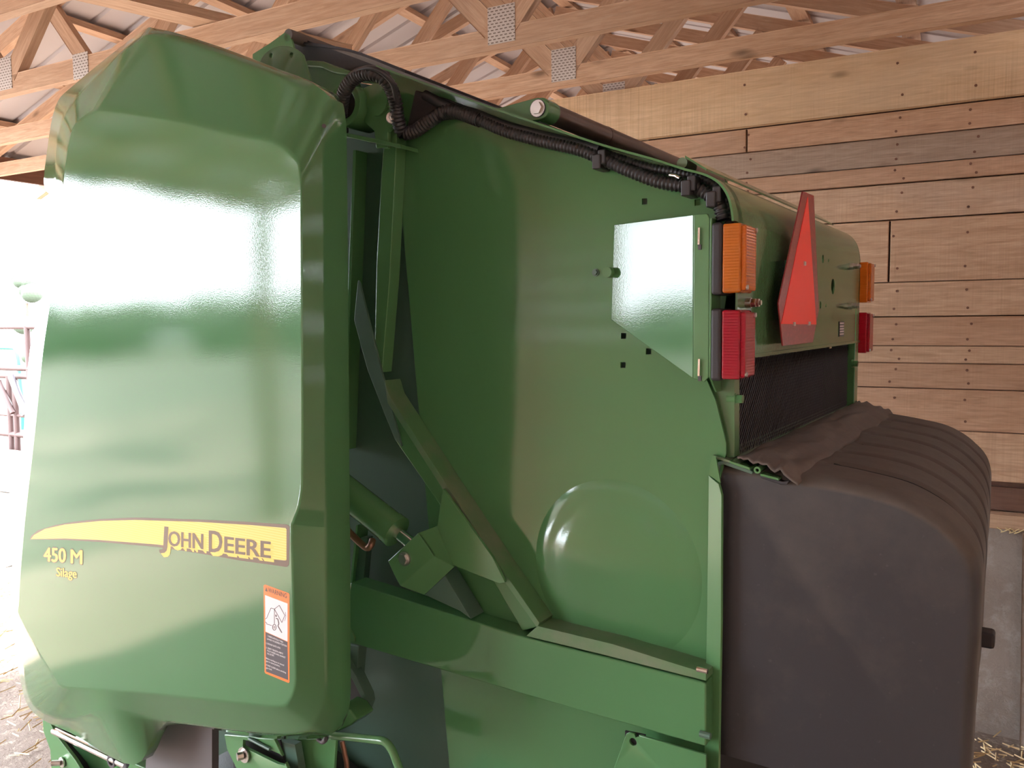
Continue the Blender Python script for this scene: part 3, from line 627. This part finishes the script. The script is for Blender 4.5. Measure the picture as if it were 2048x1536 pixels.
# --- roller tube on its arm above the gate
c = onY(1076, 217, .0); arm_px = [(985,219)] + arcpts((1076,217), 22, -110, 75, 10) + [(1062,243),(1040,241)]
ap = [onY(x, y, .0) for x, y in arm_px]
arm = P('roller_arm', prism(ap, (0, .012, 0)), M_green, bevel=.002); P('arm_bolt', hexbolt(c, (0, -1, 0), .0125, .008), M_steel, arm)
P('bolt_recess', cyl(c + Vector((0, .001, 0)), c - Vector((0, .0025, 0)), .018, 20), M_ink, arm)
P('roller_tube', cyl(c + Vector((0, .012, 0)), c + Vector((0, WID, 0)), .0215, 24), M_rust, smooth=40, label='dull brown steel roller tube above the gate'); P('roller_collar', cyl(c + Vector((0, .010, 0)), c + Vector((0, .05, 0)), .0235, 24), M_green, smooth=40); P('roller_collar', cyl(c + Vector((0, .30, 0)), c + Vector((0, .325, 0)), .0225, 24), M_rust, smooth=40)
P('roller_arm', prism([p + Vector((0, WID - .012, 0)) for p in ap], (0, .012, 0)), M_green)
c2 = onY(1376, 331, .0); P('strip_knuckle', cyl(c2 - Vector((0, .03, 0)), c2 + Vector((0, .02, 0)), .010, 14), M_dustgreen, smooth=40)
# --- wide black curtain across the top, and its front bracket
q0 = onY(576, 70, -.02); q1 = lipc[0] + Vector((.03, .045, .03))
cp = [q0 + Vector((0, 0, -.004)), q0.lerp(q1, .5) + Vector((0, 0, -.004)), q1 + Vector((0, 0, -.03))]
cp = [Vector((p.x, .02, p.z)) for p in cp]
P('top_curtain', ribbon(catmull(cp, 5), (0, WID - .03, 0), .006), M_black, smooth=40, label='black rubber curtain across the top of the baler')
P('curtain_end', plate([(574,70),(590,72),(700,112),(845,166),(845,178),(720,152),(612,130),(598,126)], .03, .006), M_black)
P('curtain_rod', cyl((q0.x, -.02, q0.z), (q0.x, WID, q0.z), .015, 18), M_flap, smooth=40, label='dusty brown rod along the curtain top')
P('curtain_bracket', plate([(505,108),(540,86),(570,64),(580,70),(598,128),(604,175),(505,150)], -.02, .006), M_green, bevel=.001)
lug = [(516,128)] + arcpts((566,141), 50, 200, 320, 12) + [(625,175),(640,230),(540,210)]
lg = P('pivot_lug', prism([onY(x, y, -.10) for x, y in lug], (0, .008, 0)), M_dustgreen, bevel=.0015)
for x, y in ((542,111),(583,110)): c = onY(x, y, -.1); cut(lg, cyl(c - Vector((0, .03, 0)), c + Vector((0, .03, 0)), .006, 14))
P('frame_corner', plate([(612,122),(640,126),(668,140),(690,148),(700,200),(612,200)], -.05, .05), M_dustgreen, bevel=.004)
P('frame_corner_edge', plate([(612,120),(645,122),(672,134),(700,142),(700,150),(668,146),(640,134),(612,132)], -.06, .1), M_dustgreen, bevel=.003)
# --- main frame side behind the shield, with its seam
P('frame_side_wall', prism([(-2.32, .05, .75), (-1.00, .05, .75), (-1.00, .05, 2.36), (-1.55, .05, 2.52), (-2.0, .05, 2.42), (-2.32, .05, 2.1)], (0, .006, 0)), M_dark)
P('far_frame_wall', prism([(-2.32, WID - .04, .75), (-1.00, WID - .04, .75), (-1.00, WID - .04, 2.36), (-1.55, WID - .04, 2.52), (-2.0, WID - .04, 2.42), (-2.32, WID - .04, 2.1)], (0, .006, 0)), M_dark)
P('frame_front_sheet', prism([(-2.32, .06, .75), (-2.32, WID - .04, .75), (-2.32, WID - .04, 2.1), (-2.32, .06, 2.1)], (.006, 0, 0)), M_dark); P('frame_top_sheet', prism([(-2.32, .056, 2.1), (-2.0, .056, 2.42), (-2.0, WID - .04, 2.42), (-2.32, WID - .04, 2.1)], (.006, 0, -.006)), M_dark)
fl = lambda px, Y, t=.006, mat=M_dark, nm='frame_plate', **k: P(nm, plate(px, Y, t), mat, **k)
fl([(706,300),(712,300),(690,900),(684,900)], .01, .04, M_green, 'frame_seam', bevel=.001)
fl([(676,262),(800,288),(802,297),(676,270)], -.06, .1, M_green, 'pivot_shelf', bevel=.001)
# gate front stiffener with weld beads
st = P('gate_stiffener', prism([onY(x, y, -.035) for x, y in ((773,230),(795,236),(790,342),(779,560),(764,745),(748,745),(753,525),(763,342))], (0, .035, 0)), M_green, bevel=.002)
for (x, y, L_) in ((796,300,14),(790,395,22),(786,468,18),(777,550,30),(771,620,28),(767,695,40),(762,750,16)):
    a, b = onY(x, y - L_ / 2, -.002), onY(x - 2, y + L_ / 2, -.002); P('weld_bead', cyl(a, b, .003, 8), M_green, st, smooth=60)
# hinge pivot: big ring and round lug
ringc = onY(698, 212, -.06)
def ring(c, ro, ri, y0, y1, n=28):
    v = []; 
    for rr_, yy in ((ro, y0), (ri, y0), (ri, y1), (ro, y1)): v += [Vector((c.x + rr_ * math.cos(2 * math.pi * i / n), yy, c.z + rr_ * math.sin(2 * math.pi * i / n))) for i in range(n)]
    return v, [(k * n + i, k * n + (i + 1) % n, ((k + 1) % 4) * n + (i + 1) % n, ((k + 1) % 4) * n + i) for k in range(4) for i in range(n)]
P('pivot_ring', ring(ringc, .048, .031, -.075, .01), M_green, smooth=40, bevel=.002); P('pivot_tube', cyl(ringc + Vector((0, .0, 0)), ringc + Vector((0, .08, 0)), .032, 24), M_interior, smooth=40)
lugc = onY(757, 205, -.05)
pl_ = P('pivot_plate', prism([onY(x, y, -.05) for x, y in [(722,178)] + arcpts((754,203), 37, -100, 15, 10) + [(790,246),(776,262),(776,296),(752,296),(748,262),(730,246),(724,225)]], (0, .012, 0)), M_green, bevel=.002)
P('pivot_boss', cyl(lugc + Vector((-.0, -.006, 0)), lugc + Vector((0, .012, 0)), .030, 24), M_green, pl_, smooth=40)
c = onY(784, 237, -.05); P('pivot_bolt', join(cyl(c + Vector((0, 0, 0)), c + Vector((.006, -.006, 0)), .013, 18), cyl(c + Vector((.004, -.004, 0)), c + Vector((.016, -.012, 0)), .0085, 6)), M_steel, pl_, smooth=30)
fl([(660,182),(672,190),(676,200),(676,292),(668,286),(660,280)], -.2, .006, M_dark, 'shield_hinge_plate', bevel=.001)
# --- hoses
def hose(name, px, r, ribs=.008, mat=None, label=None, par=None): return P(name, tube(catmull([onY(x, y, Y) for x, y, Y in px], 8), r, 12, ribs), mat or M_conduit, par, smooth=60, label=label)
h1 = hose('conduit', [(684,262,-.03),(682,225,-.08),(690,180,-.11),(715,152,-.12),(745,148,-.12),(775,165,-.10),(790,200,-.07),(796,240,-.05),(806,265,-.03),(830,262,-.025),(862,240,-.025),(900,222,-.02),(960,240,-.022)], .0155, label='thick black ribbed conduit looping over the pivot')
hose('cable', [(676,208,-.09),(690,165,-.12),(716,142,-.13),(750,138,-.13),(782,162,-.11),(792,195,-.08),(800,235,-.05)], .006, 0)
hose('conduit', [(960,240,-.022),(1010,262,-.025),(1060,276,-.025),(1110,288,-.025),(1160,300,-.025),(1205,318,-.025),(1260,342,-.027),(1320,364,-.027),(1380,374,-.027),(1415,388,-.027),(1438,410,-.027),(1446,440,-.027)], .0125, label='black ribbed conduit under the gate lip')
hose('conduit', [(1185,298,-.012),(1240,318,-.012),(1300,336,-.012),(1360,346,-.012),(1410,358,-.012),(1440,380,-.012),(1455,412,-.012),(1460,450,-.012)], .009)
hose('cable', [(850,190,-.02),(900,215,-.018),(950,228,-.018),(1010,252,-.018),(1100,276,-.018),(1200,300,-.018)], .011, 0)
fl([(830,180),(890,196),(960,222),(1000,240),(985,252),(930,236),(880,240),(836,262),(812,262)], -.012, .01, M_black, 'hose_shadow_plate', bevel=.003)  # added black plate, stands for the shadowed hose bundle under the lip
for x, y, Y in ((1202,327,-.03),(1380,380,-.035),(1430,402,-.033)):
    c = onY(x, y, Y); P('hose_clamp', join(box((c.x - .012, c.y - .016, c.z - .012), (c.x + .006, c.y + .03, c.z + .016)), box((c.x - .002, c.y - .012, c.z - .004), (c.x + .014, c.y + .02, c.z + .024))), M_conduit, bevel=.003)
c = onY(1340, 350, -.035); P('clamp_screw', tube([c, c + Vector((.012, -.004, -.003)), c + Vector((.02, -.004, -.008))], .0035, 10), M_chrome, smooth=50)
# --- tall thin wedge, diagonal brace, gusset, cylinder
fl([(716,560),(719,566),(762,740),(803,893),(790,880),(735,740),(708,640)], -.05, .006, M_dark, 'wedge_plate', bevel=.001)
fl([(775,800),(795,835),(905,1005),(1005,1150),(1077,1253),(1045,1262),(985,1160),(880,1010),(790,880),(770,810)], -.03, .03, M_green, 'diagonal_brace', bevel=.002)
fl([(769,760),(778,790),(903,985),(1004,1138),(1079,1246),(1074,1256),(1000,1150),(898,998),(775,806)], -.055, .055, M_dustgreen, 'brace_flange', bevel=.001)
gp = [(886,978),(985,1115),(1010,1165),(1000,1168),(905,1130),(862,1108),(836,1066),(874,1052)]
fl(gp, -.075, .008, M_green, 'gusset_plate', bevel=.001)
fl([(880,1135),(942,1238),(920,1222),(850,1190),(815,1172),(800,1160),(850,1130)], -.06, .05, M_dark, 'lower_gusset', bevel=.001)
bxp = [(776,1122),(836,1066),(868,1112),(800,1172),(788,1150)]
bx_ = P('cylinder_bracket', prism([onY(x, y, -.125) for x, y in bxp], (0, .008, 0)), M_green, bevel=.0015)
P('bracket_side', prism([onY(800,1172,-.125), onY(868,1112,-.125), onY(908,1134,-.075), onY(848,1190,-.075)], (0, .006, 0)), M_green, bx_, bevel=.001)
P('bracket_side', prism([onY(836,1066,-.125), onY(868,1112,-.125), onY(908,1134,-.075), onY(874,1052,-.075)], (0, .006, 0)), M_green, bx_, bevel=.001)
c = onY(810, 1117, -.125); P('bracket_bolt', hexbolt(c, (0, -1, 0), .0115, .010), M_steel, bx_)
cy0, cy1 = onY(600, 910, -.098), onY(790, 1061, -.098); cd = (cy1 - cy0).normalized()
cyo = P('hydraulic_cylinder', cyl(cy0, cy1, .036, 28), M_green, smooth=40, bevel=.002, label='green hydraulic cylinder beside the brace'); P('cylinder_rod', cyl(cy1, cy1 + cd * .06, .0145, 20), M_chrome, cyo, smooth=40, label='chrome rod end'); P('cylinder_collar', cyl(cy1 - cd * .012, cy1 + cd * .006, .0375, 28), M_green, cyo, smooth=40)
hose('hydraulic_hose', [(640,1000,-.11),(668,1025,-.11),(690,1055,-.11)], .011, 0, M_red, par=cyo); hose('hose_fitting', [(690,1055,-.11),(712,1078,-.11),(733,1095,-.11),(742,1090,-.11),(745,1080,-.1)], .008, 0, M_copper, par=cyo)
fl([(712,1050),(716,1050),(704,1170),(699,1170)], .0, .04, M_green, 'frame_seam', bevel=.001); fl([(722,1075),(735,1075),(725,1180),(705,1180)], .01, .02, M_dark, 'frame_plate')
# --- gate rail: horizontal channel
rt0, rt1 = onY(700, 1160, -.05), onY(1412, 1366, -.05)
rail_px = [(700,1165),(1050,1275),(1200,1312),(1412,1366),(1412,1494),(1060,1393),(720,1292),(690,1285)]
P('gate_rail', prism([onY(x, y, -.055) for x, y in rail_px], (0, .055, 0)), M_panel, bevel=.004, label='long horizontal green channel across the gate')
tv = [onY(x, y, -.056) for x, y in ((1075,1252),(1225,1288),(1412,1347),(1412,1362),(1200,1308),(1052,1272))]
P('rail_top_flange', prism(tv, (0, .056, 0)), M_dustgreen, bevel=.001, label='dusty top of the gate channel')
c = onY(1394, 1338, -.06); P('rail_stud', cyl(c, c + Vector((.02, 0, 0)), .005, 10), M_chrome)
c = onY(1400, 1467, -.058); P('rail_stud', cyl(c, c + Vector((.02, 0, 0)), .006, 10), M_dark)
kp = P('keyhole_plate', prism([onY(x, y, -.06) for x, y in ((1252,1468),(1258,1465),(1412,1510),(1412,1640),(1200,1640),(1228,1536))], (0, .006, 0)), M_panel, bevel=.001)
c = onY(1266, 1484, -.06); cut(kp, cyl(c - Vector((0, .03, 0)), c + Vector((0, .03, 0)), .0075, 18), prism([onY(1256, 1464, -.08), onY(1261, 1464, -.08), onY(1270, 1482, -.08), onY(1262, 1484, -.08)], (0, .04, 0)))
P('keyhole_backing', prism([onY(x, y, -.052) for x, y in ((1250,1462),(1290,1470),(1290,1510),(1250,1510))], (0, .004, 0)), M_interior, kp)
# --- bright rear flange
fx = [onY(1417, 948, 0), onY(1410, 1640, 0)]
fl_px = [(1417,950),(1425,958),(1437,968),(1443,990),(1442,1250),(1437,1536),(1434,1640),(1405,1640),(1408,1536),(1414,1200)]
P('rear_flange', prism([onY(x, y, -.012 - .0125 * (x - 1405) / 38) for x, y in fl_px], (.002, .006, 0)), M_green, bevel=.001, label='bright green vertical flange at the gate rear edge')
P('flange_corner', prism([onY(x, y, -.02) for x, y in ((1425,911),(1431,912),(1441,966),(1418,950),(1420,930))], (0, .004, 0)), M_green)

# --- black rear cover: X-Z profile swept across with rounded side edges and pressed grooves
near = [(1443,946),(1520,958),(1590,972),(1700,993),(1787,1017),(1850,1050),(1890,1082),(1918,1115),(1932,1152),(1935,1195),(1930,1280),(1923,1360),(1913,1536),(1908,1640)]
prof = catmull([Vector((onY(x, y, .004).x, 0, onY(x, y, .004).z)) for x, y in near], 6)
nrm = []
for i, p in enumerate(prof):
    d = (prof[min(i + 1, len(prof) - 1)] - prof[max(i - 1, 0)]).normalized(); nrm.append(Vector((-d.z, 0, d.x)))
Ls = [0]
for i in range(1, len(prof)): Ls.append(Ls[-1] + (prof[i] - prof[i - 1]).length)
LT = Ls[-1]
gy = [.17 + i * .155 for i in range(6)]
ys = sorted(set([.004, .006, .010, .016, .024, .034, .046] + [WID - q for q in (.004, .006, .010, .016, .024, .034, .046)] + [round(.046 + (WID - .092) * i / 150, 5) for i in range(151)]))
def lift(y):
    e = min(y - .004, WID - .004 - y); r = .042
    return .020 * (math.sqrt(max(0, 1 - (1 - min(e, r) / r) ** 2)))
sst = next(Ls[i] for i in range(len(prof)) if prof[i].x > onX(1700, 928, -.34).x - 1e9 and prof[i].x > -.345)
send = sst + .42
cv, groove = [], set()
for j, y in enumerate(ys):
    for i, p in enumerate(prof):
        h = lift(y); g = 0
        for q in gy:
            a = abs(y - q)
            if a < .021 and sst < Ls[i] < send:
                f_ = min(1, (Ls[i] - sst) / .03, (send - Ls[i]) / .06); f_ = max(0, f_); g = max(g, f_ * (.5 + .5 * math.cos(math.pi * a / .021)))
        if g > .28: groove.add((j, i))
        wob = .003 * noise.noise(Vector((p.x * 8, y * 5, p.z * 8)))
        cv.append(Vector((p.x - .036 * (y / WID) * max(0, min(1, (p.x + .42) / .3)), y, p.z)) + nrm[i] * (h - .018 * g + wob))
m = len(prof); cf = [(j * m + i, j * m + i + 1, (j + 1) * m + i + 1, (j + 1) * m + i) for j in range(len(ys) - 1) for i in range(m - 1)]
cz = prof[-1].z; cx0 = prof[0].x
for j in (0, len(ys) - 1):                    # flat side faces
    a = len(cv); cv.append(Vector((cx0 - .01, ys[j], cz))); cv.append(Vector((cx0 - .01, ys[j], prof[0].z)))
    cf.append(tuple([j * m + i for i in range(m)] + [a, a + 1]))
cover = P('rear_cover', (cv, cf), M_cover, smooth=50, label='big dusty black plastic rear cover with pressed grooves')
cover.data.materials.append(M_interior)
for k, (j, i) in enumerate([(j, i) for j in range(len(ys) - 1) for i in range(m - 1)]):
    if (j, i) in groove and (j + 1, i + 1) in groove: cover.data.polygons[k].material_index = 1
c = onY(1962, 1410, .5)
P('cover_catch', box((prof[-20].x - .05, .8, 1.09), (prof[-20].x + .015, .85, 1.13)), M_black, cover, bevel=.008)
# green flap on top of the cover, with hinge
f0, f1 = onY(1425, 911, -.01), onY(1478, 927, -.01)
P('cover_flap', prism([f0, f1, f1 + Vector((0, 0, -.004)), f0 + Vector((0, 0, -.004))], (0, WID + .01, 0)), M_dustgreen, label='green folded flap along the top of the rear cover')
P('flap_front', prism([f0, f0 + Vector((0, 0, -.03)), f0 + Vector((.004, 0, -.03)), f0 + Vector((.004, 0, 0))], (0, WID + .01, 0)), M_dustgreen)
def bar_px(pts, Y, name, mat, t=.02, par=None): return P(name, prism([onY(x, y, Y) for x, y in pts], (0, t, 0)), mat, par, bevel=.0015)
bar_px([(1458,921),(1500,935),(1500,941),(1470,931),(1458,926)], -.012, 'hinge_leaf', M_green, .05); bar_px([(1432,935),(1436,924),(1446,921),(1500,940),(1506,944),(1504,949),(1446,929),(1440,931),(1436,950),(1432,950)], -.006, 'hinge_leaf', M_dark, .05)
c = onY(1515, 940, -.01); P('hinge_barrel', ring(c, .0062, .003, -.012, .05, 20), M_green, smooth=40)
bar_px([(1520,947),(1558,957),(1558,962),(1520,952)], -.012, 'hinge_leaf', M_green, .05); bar_px([(1519,951),(1526,952),(1565,963),(1578,962),(1574,970),(1560,969),(1522,957)], -.008, 'rubber_block', M_black, .05)
# wrinkled rubber flap across the cover top
fa, fb = onY(1475, 920, -.005), onY(1600, 962, -.005)
fv = []; NU, NV = 26, 120
for j in range(NV + 1):
    y = -.008 + (WID + .02) * j / NV
    for i in range(NU + 1):
        t = i / NU; p = fa.lerp(fb, t)
        edge = max(0, 1 - (y + .008) / .05) + max(0, 1 - (WID + .012 - y) / .05)
        z = p.z + .006 + .012 * math.sin(math.pi * t) + .006 * noise.noise(Vector((t * 5, y * 9, 2))) + .010 * edge * noise.noise(Vector((t * 9, y * 3, 5))) - .012 * edge * t
        fv.append(Vector((p.x + .004 * noise.noise(Vector((t * 3, y * 6, 8))), y, z)))
ff = [(j * (NU + 1) + i, j * (NU + 1) + i + 1, (j + 1) * (NU + 1) + i + 1, (j + 1) * (NU + 1) + i) for j in range(NV) for i in range(NU)]
rf = P('rubber_flap', (fv, ff), M_flap, smooth=60, label='wrinkled dusty brown rubber flap over the cover hinge'); so = rf.modifiers.new('t', 'SOLIDIFY'); so.thickness = .004

# --- below the shield
bl = lambda nm, px, Y, t, mat, **k: P(nm, plate(px, Y, t), mat, **k)
bl('front_bracket', [(85,1440),(97,1440),(112,1470),(150,1520),(175,1560),(175,1640),(105,1640),(103,1545),(100,1500),(86,1462)], -.24, .01, M_green, bevel=.002)
bl('bracket_rib', [(97,1445),(118,1462),(130,1495),(160,1530),(175,1560),(150,1560),(120,1505),(103,1470)], -.20, .08, M_interior)
bl('front_beam', [(112,1460),(180,1490),(290,1536),(290,1640),(175,1640),(150,1540)], -.18, .06, M_green, bevel=.003)
a, b = onY(108, 1462, -.235), onY(252, 1531, -.235); P('front_rod', cyl(a, b, .010, 16), M_chrome, smooth=40); c = onY(228, 1520, -.235); P('rod_ring', ring(c, .018, .011, -.245, -.225), M_ink, smooth=40)
c = onY(125, 1524, -.242); P('bracket_bolt', join(cyl(c, c + Vector((0, -.004, 0)), .015, 18), cyl(c + Vector((.0, -.004, 0)), c + Vector((-.02, -.02, 0)), .008, 10)), M_steel, smooth=40)
bl('rubber_guard', [(296,1436),(424,1446),(424,1640),(285,1640),(292,1520)], -.22, .02, M_guard)
sb = bl('slotted_bracket', [(448,1470),(548,1478),(575,1536),(600,1640),(490,1640),(474,1540),(454,1500)], -.27, .008, M_green, bevel=.0015)
sl = [onY(x, y, -.29) for x, y in ((472,1487),(482,1489),(545,1516),(556,1527),(556,1540),(540,1536),(480,1506),(471,1500))]; cut(sb, prism(sl, (0, .05, 0)))
bl('bracket_backing', [(460,1475),(560,1480),(590,1640),(480,1640)], -.235, .004, M_interior)
c = onY(489, 1509, -.272); P('slot_bolt', join(cyl(c, c + Vector((0, -.004, 0)), .018, 22), cyl(c + Vector((0, -.004, 0)), c + Vector((-.006, -.016, 0)), .0095, 8)), M_steel, smooth=35)
a, b = onY(498, 1477, -.275), onY(540, 1499, -.275); P('weld_pin', cyl(a, b, .004, 10), M_dark, smooth=40)
bl('lower_plate', [(588,1478),(672,1478),(668,1540),(664,1640),(560,1640),(592,1530)], -.20, .008, M_green, bevel=.0015)
bl('lower_plate', [(552,1480),(590,1490),(598,1540),(598,1640),(585,1640),(578,1540)], -.23, .02, M_dark, bevel=.001)
P('rod_handle', tube(catmull([onY(x, y, -.24) for x, y in ((664,1471),(700,1474),(745,1479),(768,1483),(782,1497),(792,1520),(803,1550),(820,1600))], 6), .0085, 14), M_green, smooth=60)
hose('spring_clip', [(636,1478,-.27),(645,1484,-.27),(652,1478,-.27),(650,1470,-.26)], .005, 0, M_ink); hose('brake_hose', [(684,1482,-.15),(690,1510,-.15),(694,1536,-.15),(696,1620,-.15)], .006, 0, M_copper)
bl('latch_arm', [(680,1225),(688,1238),(709,1276),(709,1284),(702,1284),(680,1256)], -.06, .03, M_green, bevel=.002)
bl('latch_post', [(690,1290),(718,1292),(714,1340),(712,1362),(700,1350),(690,1320)], -.04, .03, M_dark, bevel=.002)
bl('latch_strap', [(680,1308),(700,1345),(726,1390),(733,1405),(731,1420),(722,1432),(712,1425),(690,1380),(680,1365)], -.05, .02, M_ink, bevel=.001); bl('latch_strap_edge', [(684,1308),(712,1352),(731,1392),(734,1408),(728,1424),(724,1422),(728,1406),(706,1362),(682,1318)], -.055, .03, M_dark, bevel=.001); bl('latch_plate', [(722,1402),(728,1406),(718,1432),(712,1426)], -.057, .006, M_white)
bl('lower_boss', [(680,1410),(700,1420),(714,1440),(700,1452),(674,1464),(668,1466)], -.12, .06, M_green, bevel=.006)
# marker board standing out at the front
bl('front_marker', [(32,1062),(39,1080),(35,1130),(31,1143),(28,1136),(29,1080)], -.15, .02, M_ink)
# wheels and drawbar that carry the baler
def wheel(y, sgn):
    w = P('wheel_tyre', tyre(-1.62, y, .40, .40, .13), M_tyre, smooth=50); P('wheel_rim', join(cyl((-1.62, y - .09, .40), (-1.62, y + .09, .40), .23, 32)), M_rim, w, smooth=40)
def tyre(x, y, z, R, hw, n=40):
    prf = [(R * .56, -hw), (R * .82, -hw * 1.08), (R * .96, -hw * .92), (R, -hw * .5), (R, hw * .5), (R * .96, hw * .92), (R * .82, hw * 1.08), (R * .56, hw)]
    v = [Vector((x + r * math.cos(2 * math.pi * i / n), y + h, z + r * math.sin(2 * math.pi * i / n))) for r, h in prf for i in range(n)]; k = len(prf)
    return v, [(a * n + i, a * n + (i + 1) % n, ((a + 1) % k) * n + (i + 1) % n, ((a + 1) % k) * n + i) for a in range(k) for i in range(n)]
wheel(-.08, -1); wheel(WID + .08, 1)
P('axle', cyl((-1.62, -.08, .40), (-1.62, WID + .08, .40), .05, 20), M_dark, smooth=40); P('frame_base', box((-2.25, .1, .42), (-1.0, WID - .1, .74)), M_dark, bevel=.02)
P('bracket_support', box((-2.24, -.235, .70), (-2.10, .05, .78)), M_dark, bevel=.004); P('bracket_support', box((-1.19, -.225, .70), (-1.05, .05, .78)), M_dark, bevel=.004); P('bracket_support', box((-1.60, -.22, .83), (-1.19, -.205, .88)), M_dark)
P('drawbar', box((-3.0, WID / 2 - .06, .42), (-2.2, WID / 2 + .06, .54)), M_dark, bevel=.01); P('drawbar_jack', cyl((-2.8, WID / 2 - .1, .0), (-2.8, WID / 2 - .1, .8), .035, 16), M_dark, smooth=40)

# ------------------------------------------------------------------ what stands round about
# straw litter on the floor (cannot be counted)
sv_ = []
for i in range(2600):
    r = random.uniform(-6.4, -3.15) if i < 1900 else random.uniform(-1.0, .6); dd_ = random.uniform(.6, 4.0) if i < 1900 else random.uniform(3.3, 4.1); p = B(r, dd_, .02 + random.uniform(-.005, .02)); a = random.uniform(0, 6.28); L_ = random.uniform(.03, .11)
    e = Vector((math.cos(a), math.sin(a), random.uniform(-.1, .2))) * L_; s = Vector((-math.sin(a), math.cos(a), 0)) * .003; sv_.append(([p - s, p + s, p + s + e, p - s + e, p + Vector((0, 0, .004)), p + e + Vector((0, 0, .004))], [(0, 1, 2, 3), (0, 4, 5, 3), (1, 2, 5, 4)]))
o = obj('straw_litter', join(*sv_), M_straw); tag(o, 'pale straw bits strewn over the dirt floor', 'straw', None, 'stuff')
# straw wisps hanging over the footing edge
for px, wh in ((1995, 'left'), (2012, 'middle'), (2022, 'right')):
    c = barn(onD(px, 1046, WALL - .08)); pts = [B(c[0] + q * .03 + .01 * math.sin(i * 2), c[1] + .01, .957 - .022 * math.sin(math.pi * (i / 4)) + .004) for i, q in enumerate((0, .35, .7, 1.05, 1.4))]
    tag(obj('straw_wisp', tube(catmull(pts, 4), .0025, 5), M_straw, smooth=60), f'{wh} one of the straw wisps dangling over the concrete edge', 'straw', 'straw wisps on the footing edge')
# pipe fence outside the open side
fe = empty('pipe_fence', B(-11, 4.2, 0)); tag(fe, 'rusty pipe fence outside in the glare at far left', 'fence')
for px_y, rr_ in ((652, .03), (734, .035), (750, .035), (828, .02), (866, .035)):
    q = onD(20, px_y, 6.0); z = q.z; obj('rail', tube([B(-15, 6.0, z), B(-7.2, 6.0, z - .02)], rr_, 10), M_pipe, fe, smooth=50)
for px in (-160, 18, 30, 60): 
    r = barn(onD(px, 800, 6.0))[0]; obj('post', cyl(B(r, 6.0, 0), B(r + .02, 6.0, 1.9 if px in (-160, 60) else 1.3), .035, 10), M_pipe, fe, smooth=50)
q0, q1 = onD(22, 752, 5.9), onD(52, 830, 5.9); obj('brace', cyl(q0, q1, .04, 10), M_ink, fe, smooth=50); q0, q1 = onD(-2, 762, 5.95), onD(26, 826, 5.95); obj('brace', cyl(q0, q1, .03, 10), M_pipe, fe, smooth=50)
ho = [onD(x, y, 9.0) for x, y in ((-60,860),(-58,715),(-40,698),(20,696),(32,702),(37,720),(40,760),(44,800),(46,860))]
tag(obj('teal_hoop', tube(catmull(ho, 5), .035, 10), M_teal, smooth=60), 'teal pipe hoop behind the fence at far left', 'hoop')
kb = [onD(-120, 890, 5.6), onD(70, 882, 5.6)]; kz = kb[0].z
tag(obj('concrete_curb', box((0, 0, 0), (1, 1, 1)), M_conc), 'pale concrete curb below the pipe fence', 'curb')
cb = bpy.data.objects['concrete_curb']; a0, a1 = barn(kb[0])[0], barn(kb[1])[0]; v_, f_ = prism([B(a0 - 3, 5.45, 0), B(a1 + .6, 5.45, 0), B(a1 + .6, 5.75, 0), B(a0 - 3, 5.75, 0)], (0, 0, max(.15, min(kz, .6))))
for q, p in zip(cb.data.vertices, v_): q.co = p
# trees beyond the yard, mirrored in the shield
def tree(x, y, h, r, seed, lab):
    t = empty('tree', (x, y, 0)); tag(t, lab, 'tree', 'trees beyond the yard')
    bm = bmesh.new()
    rnd = random.Random(seed)
    for k in range(7):
        o_ = Vector((rnd.uniform(-r, r) * .6, rnd.uniform(-r, r) * .6, h * rnd.uniform(.22, .8))); s_ = r * rnd.uniform(.5, .8)
        bmesh.ops.create_icosphere(bm, subdivisions=3, radius=s_, matrix=Matrix.Translation(Vector((x, y, 0)) + o_))
    for v in bm.verts: v.co += Vector((1, 1, 1)) * 0 + noise.noise_vector(v.co * 1.3) * .35 * r * .4
    me = bpy.data.meshes.new('crown'); bm.to_mesh(me); bm.free(); me.materials.append(M_leaf); o = bpy.data.objects.new('crown', me); COL.objects.link(o); setparent(o, t)
    obj('trunk', cyl((x, y, -.2), (x, y, h * .6), r * .12, 10), M_bark, t, smooth=60)
for i, (x, y, h, r) in enumerate(((-33,-47,2.9,2.1),(-36.5,-42,3.1,2.1),(-40,-37,2.8,2.1),(-43,-31.5,3.2,2.1),(-46,-26,2.9,2.1),(-48,-20,4.3,2.3),(-50,-14,3.0,2.1),(-52,-8,2.8,2.1),(-53,-2,3.0,2.1))):
    tree(x, y, h, r, i, f'leafy tree beyond the yard, {ordn[i + 1]} of the treeline mirrored in the shield')
for i, (x, y, h, r) in enumerate(((-41,-50,2.8,2.6),(-45,-44.5,3.1,2.6),(-48,-38.5,2.9,2.6),(-51,-32.5,3.0,2.6),(-53.5,-26,2.8,2.6),(-56,-19.5,3.2,2.6),(-58,-13,2.9,2.6),(-59.5,-6.5,3.0,2.6))):
    tree(x, y, h, r, 40 + i, f'leafy tree beyond the yard, {ordn[i + 1]} of the back row mirrored in the shield')
c = onD(50, 545, 14); tree(c.x, c.y, c.z * 1.25, .35, 20, 'small tree showing in the glare left of the shield'); bpy.data.objects['tree.017']['group'] = 'lone tree'
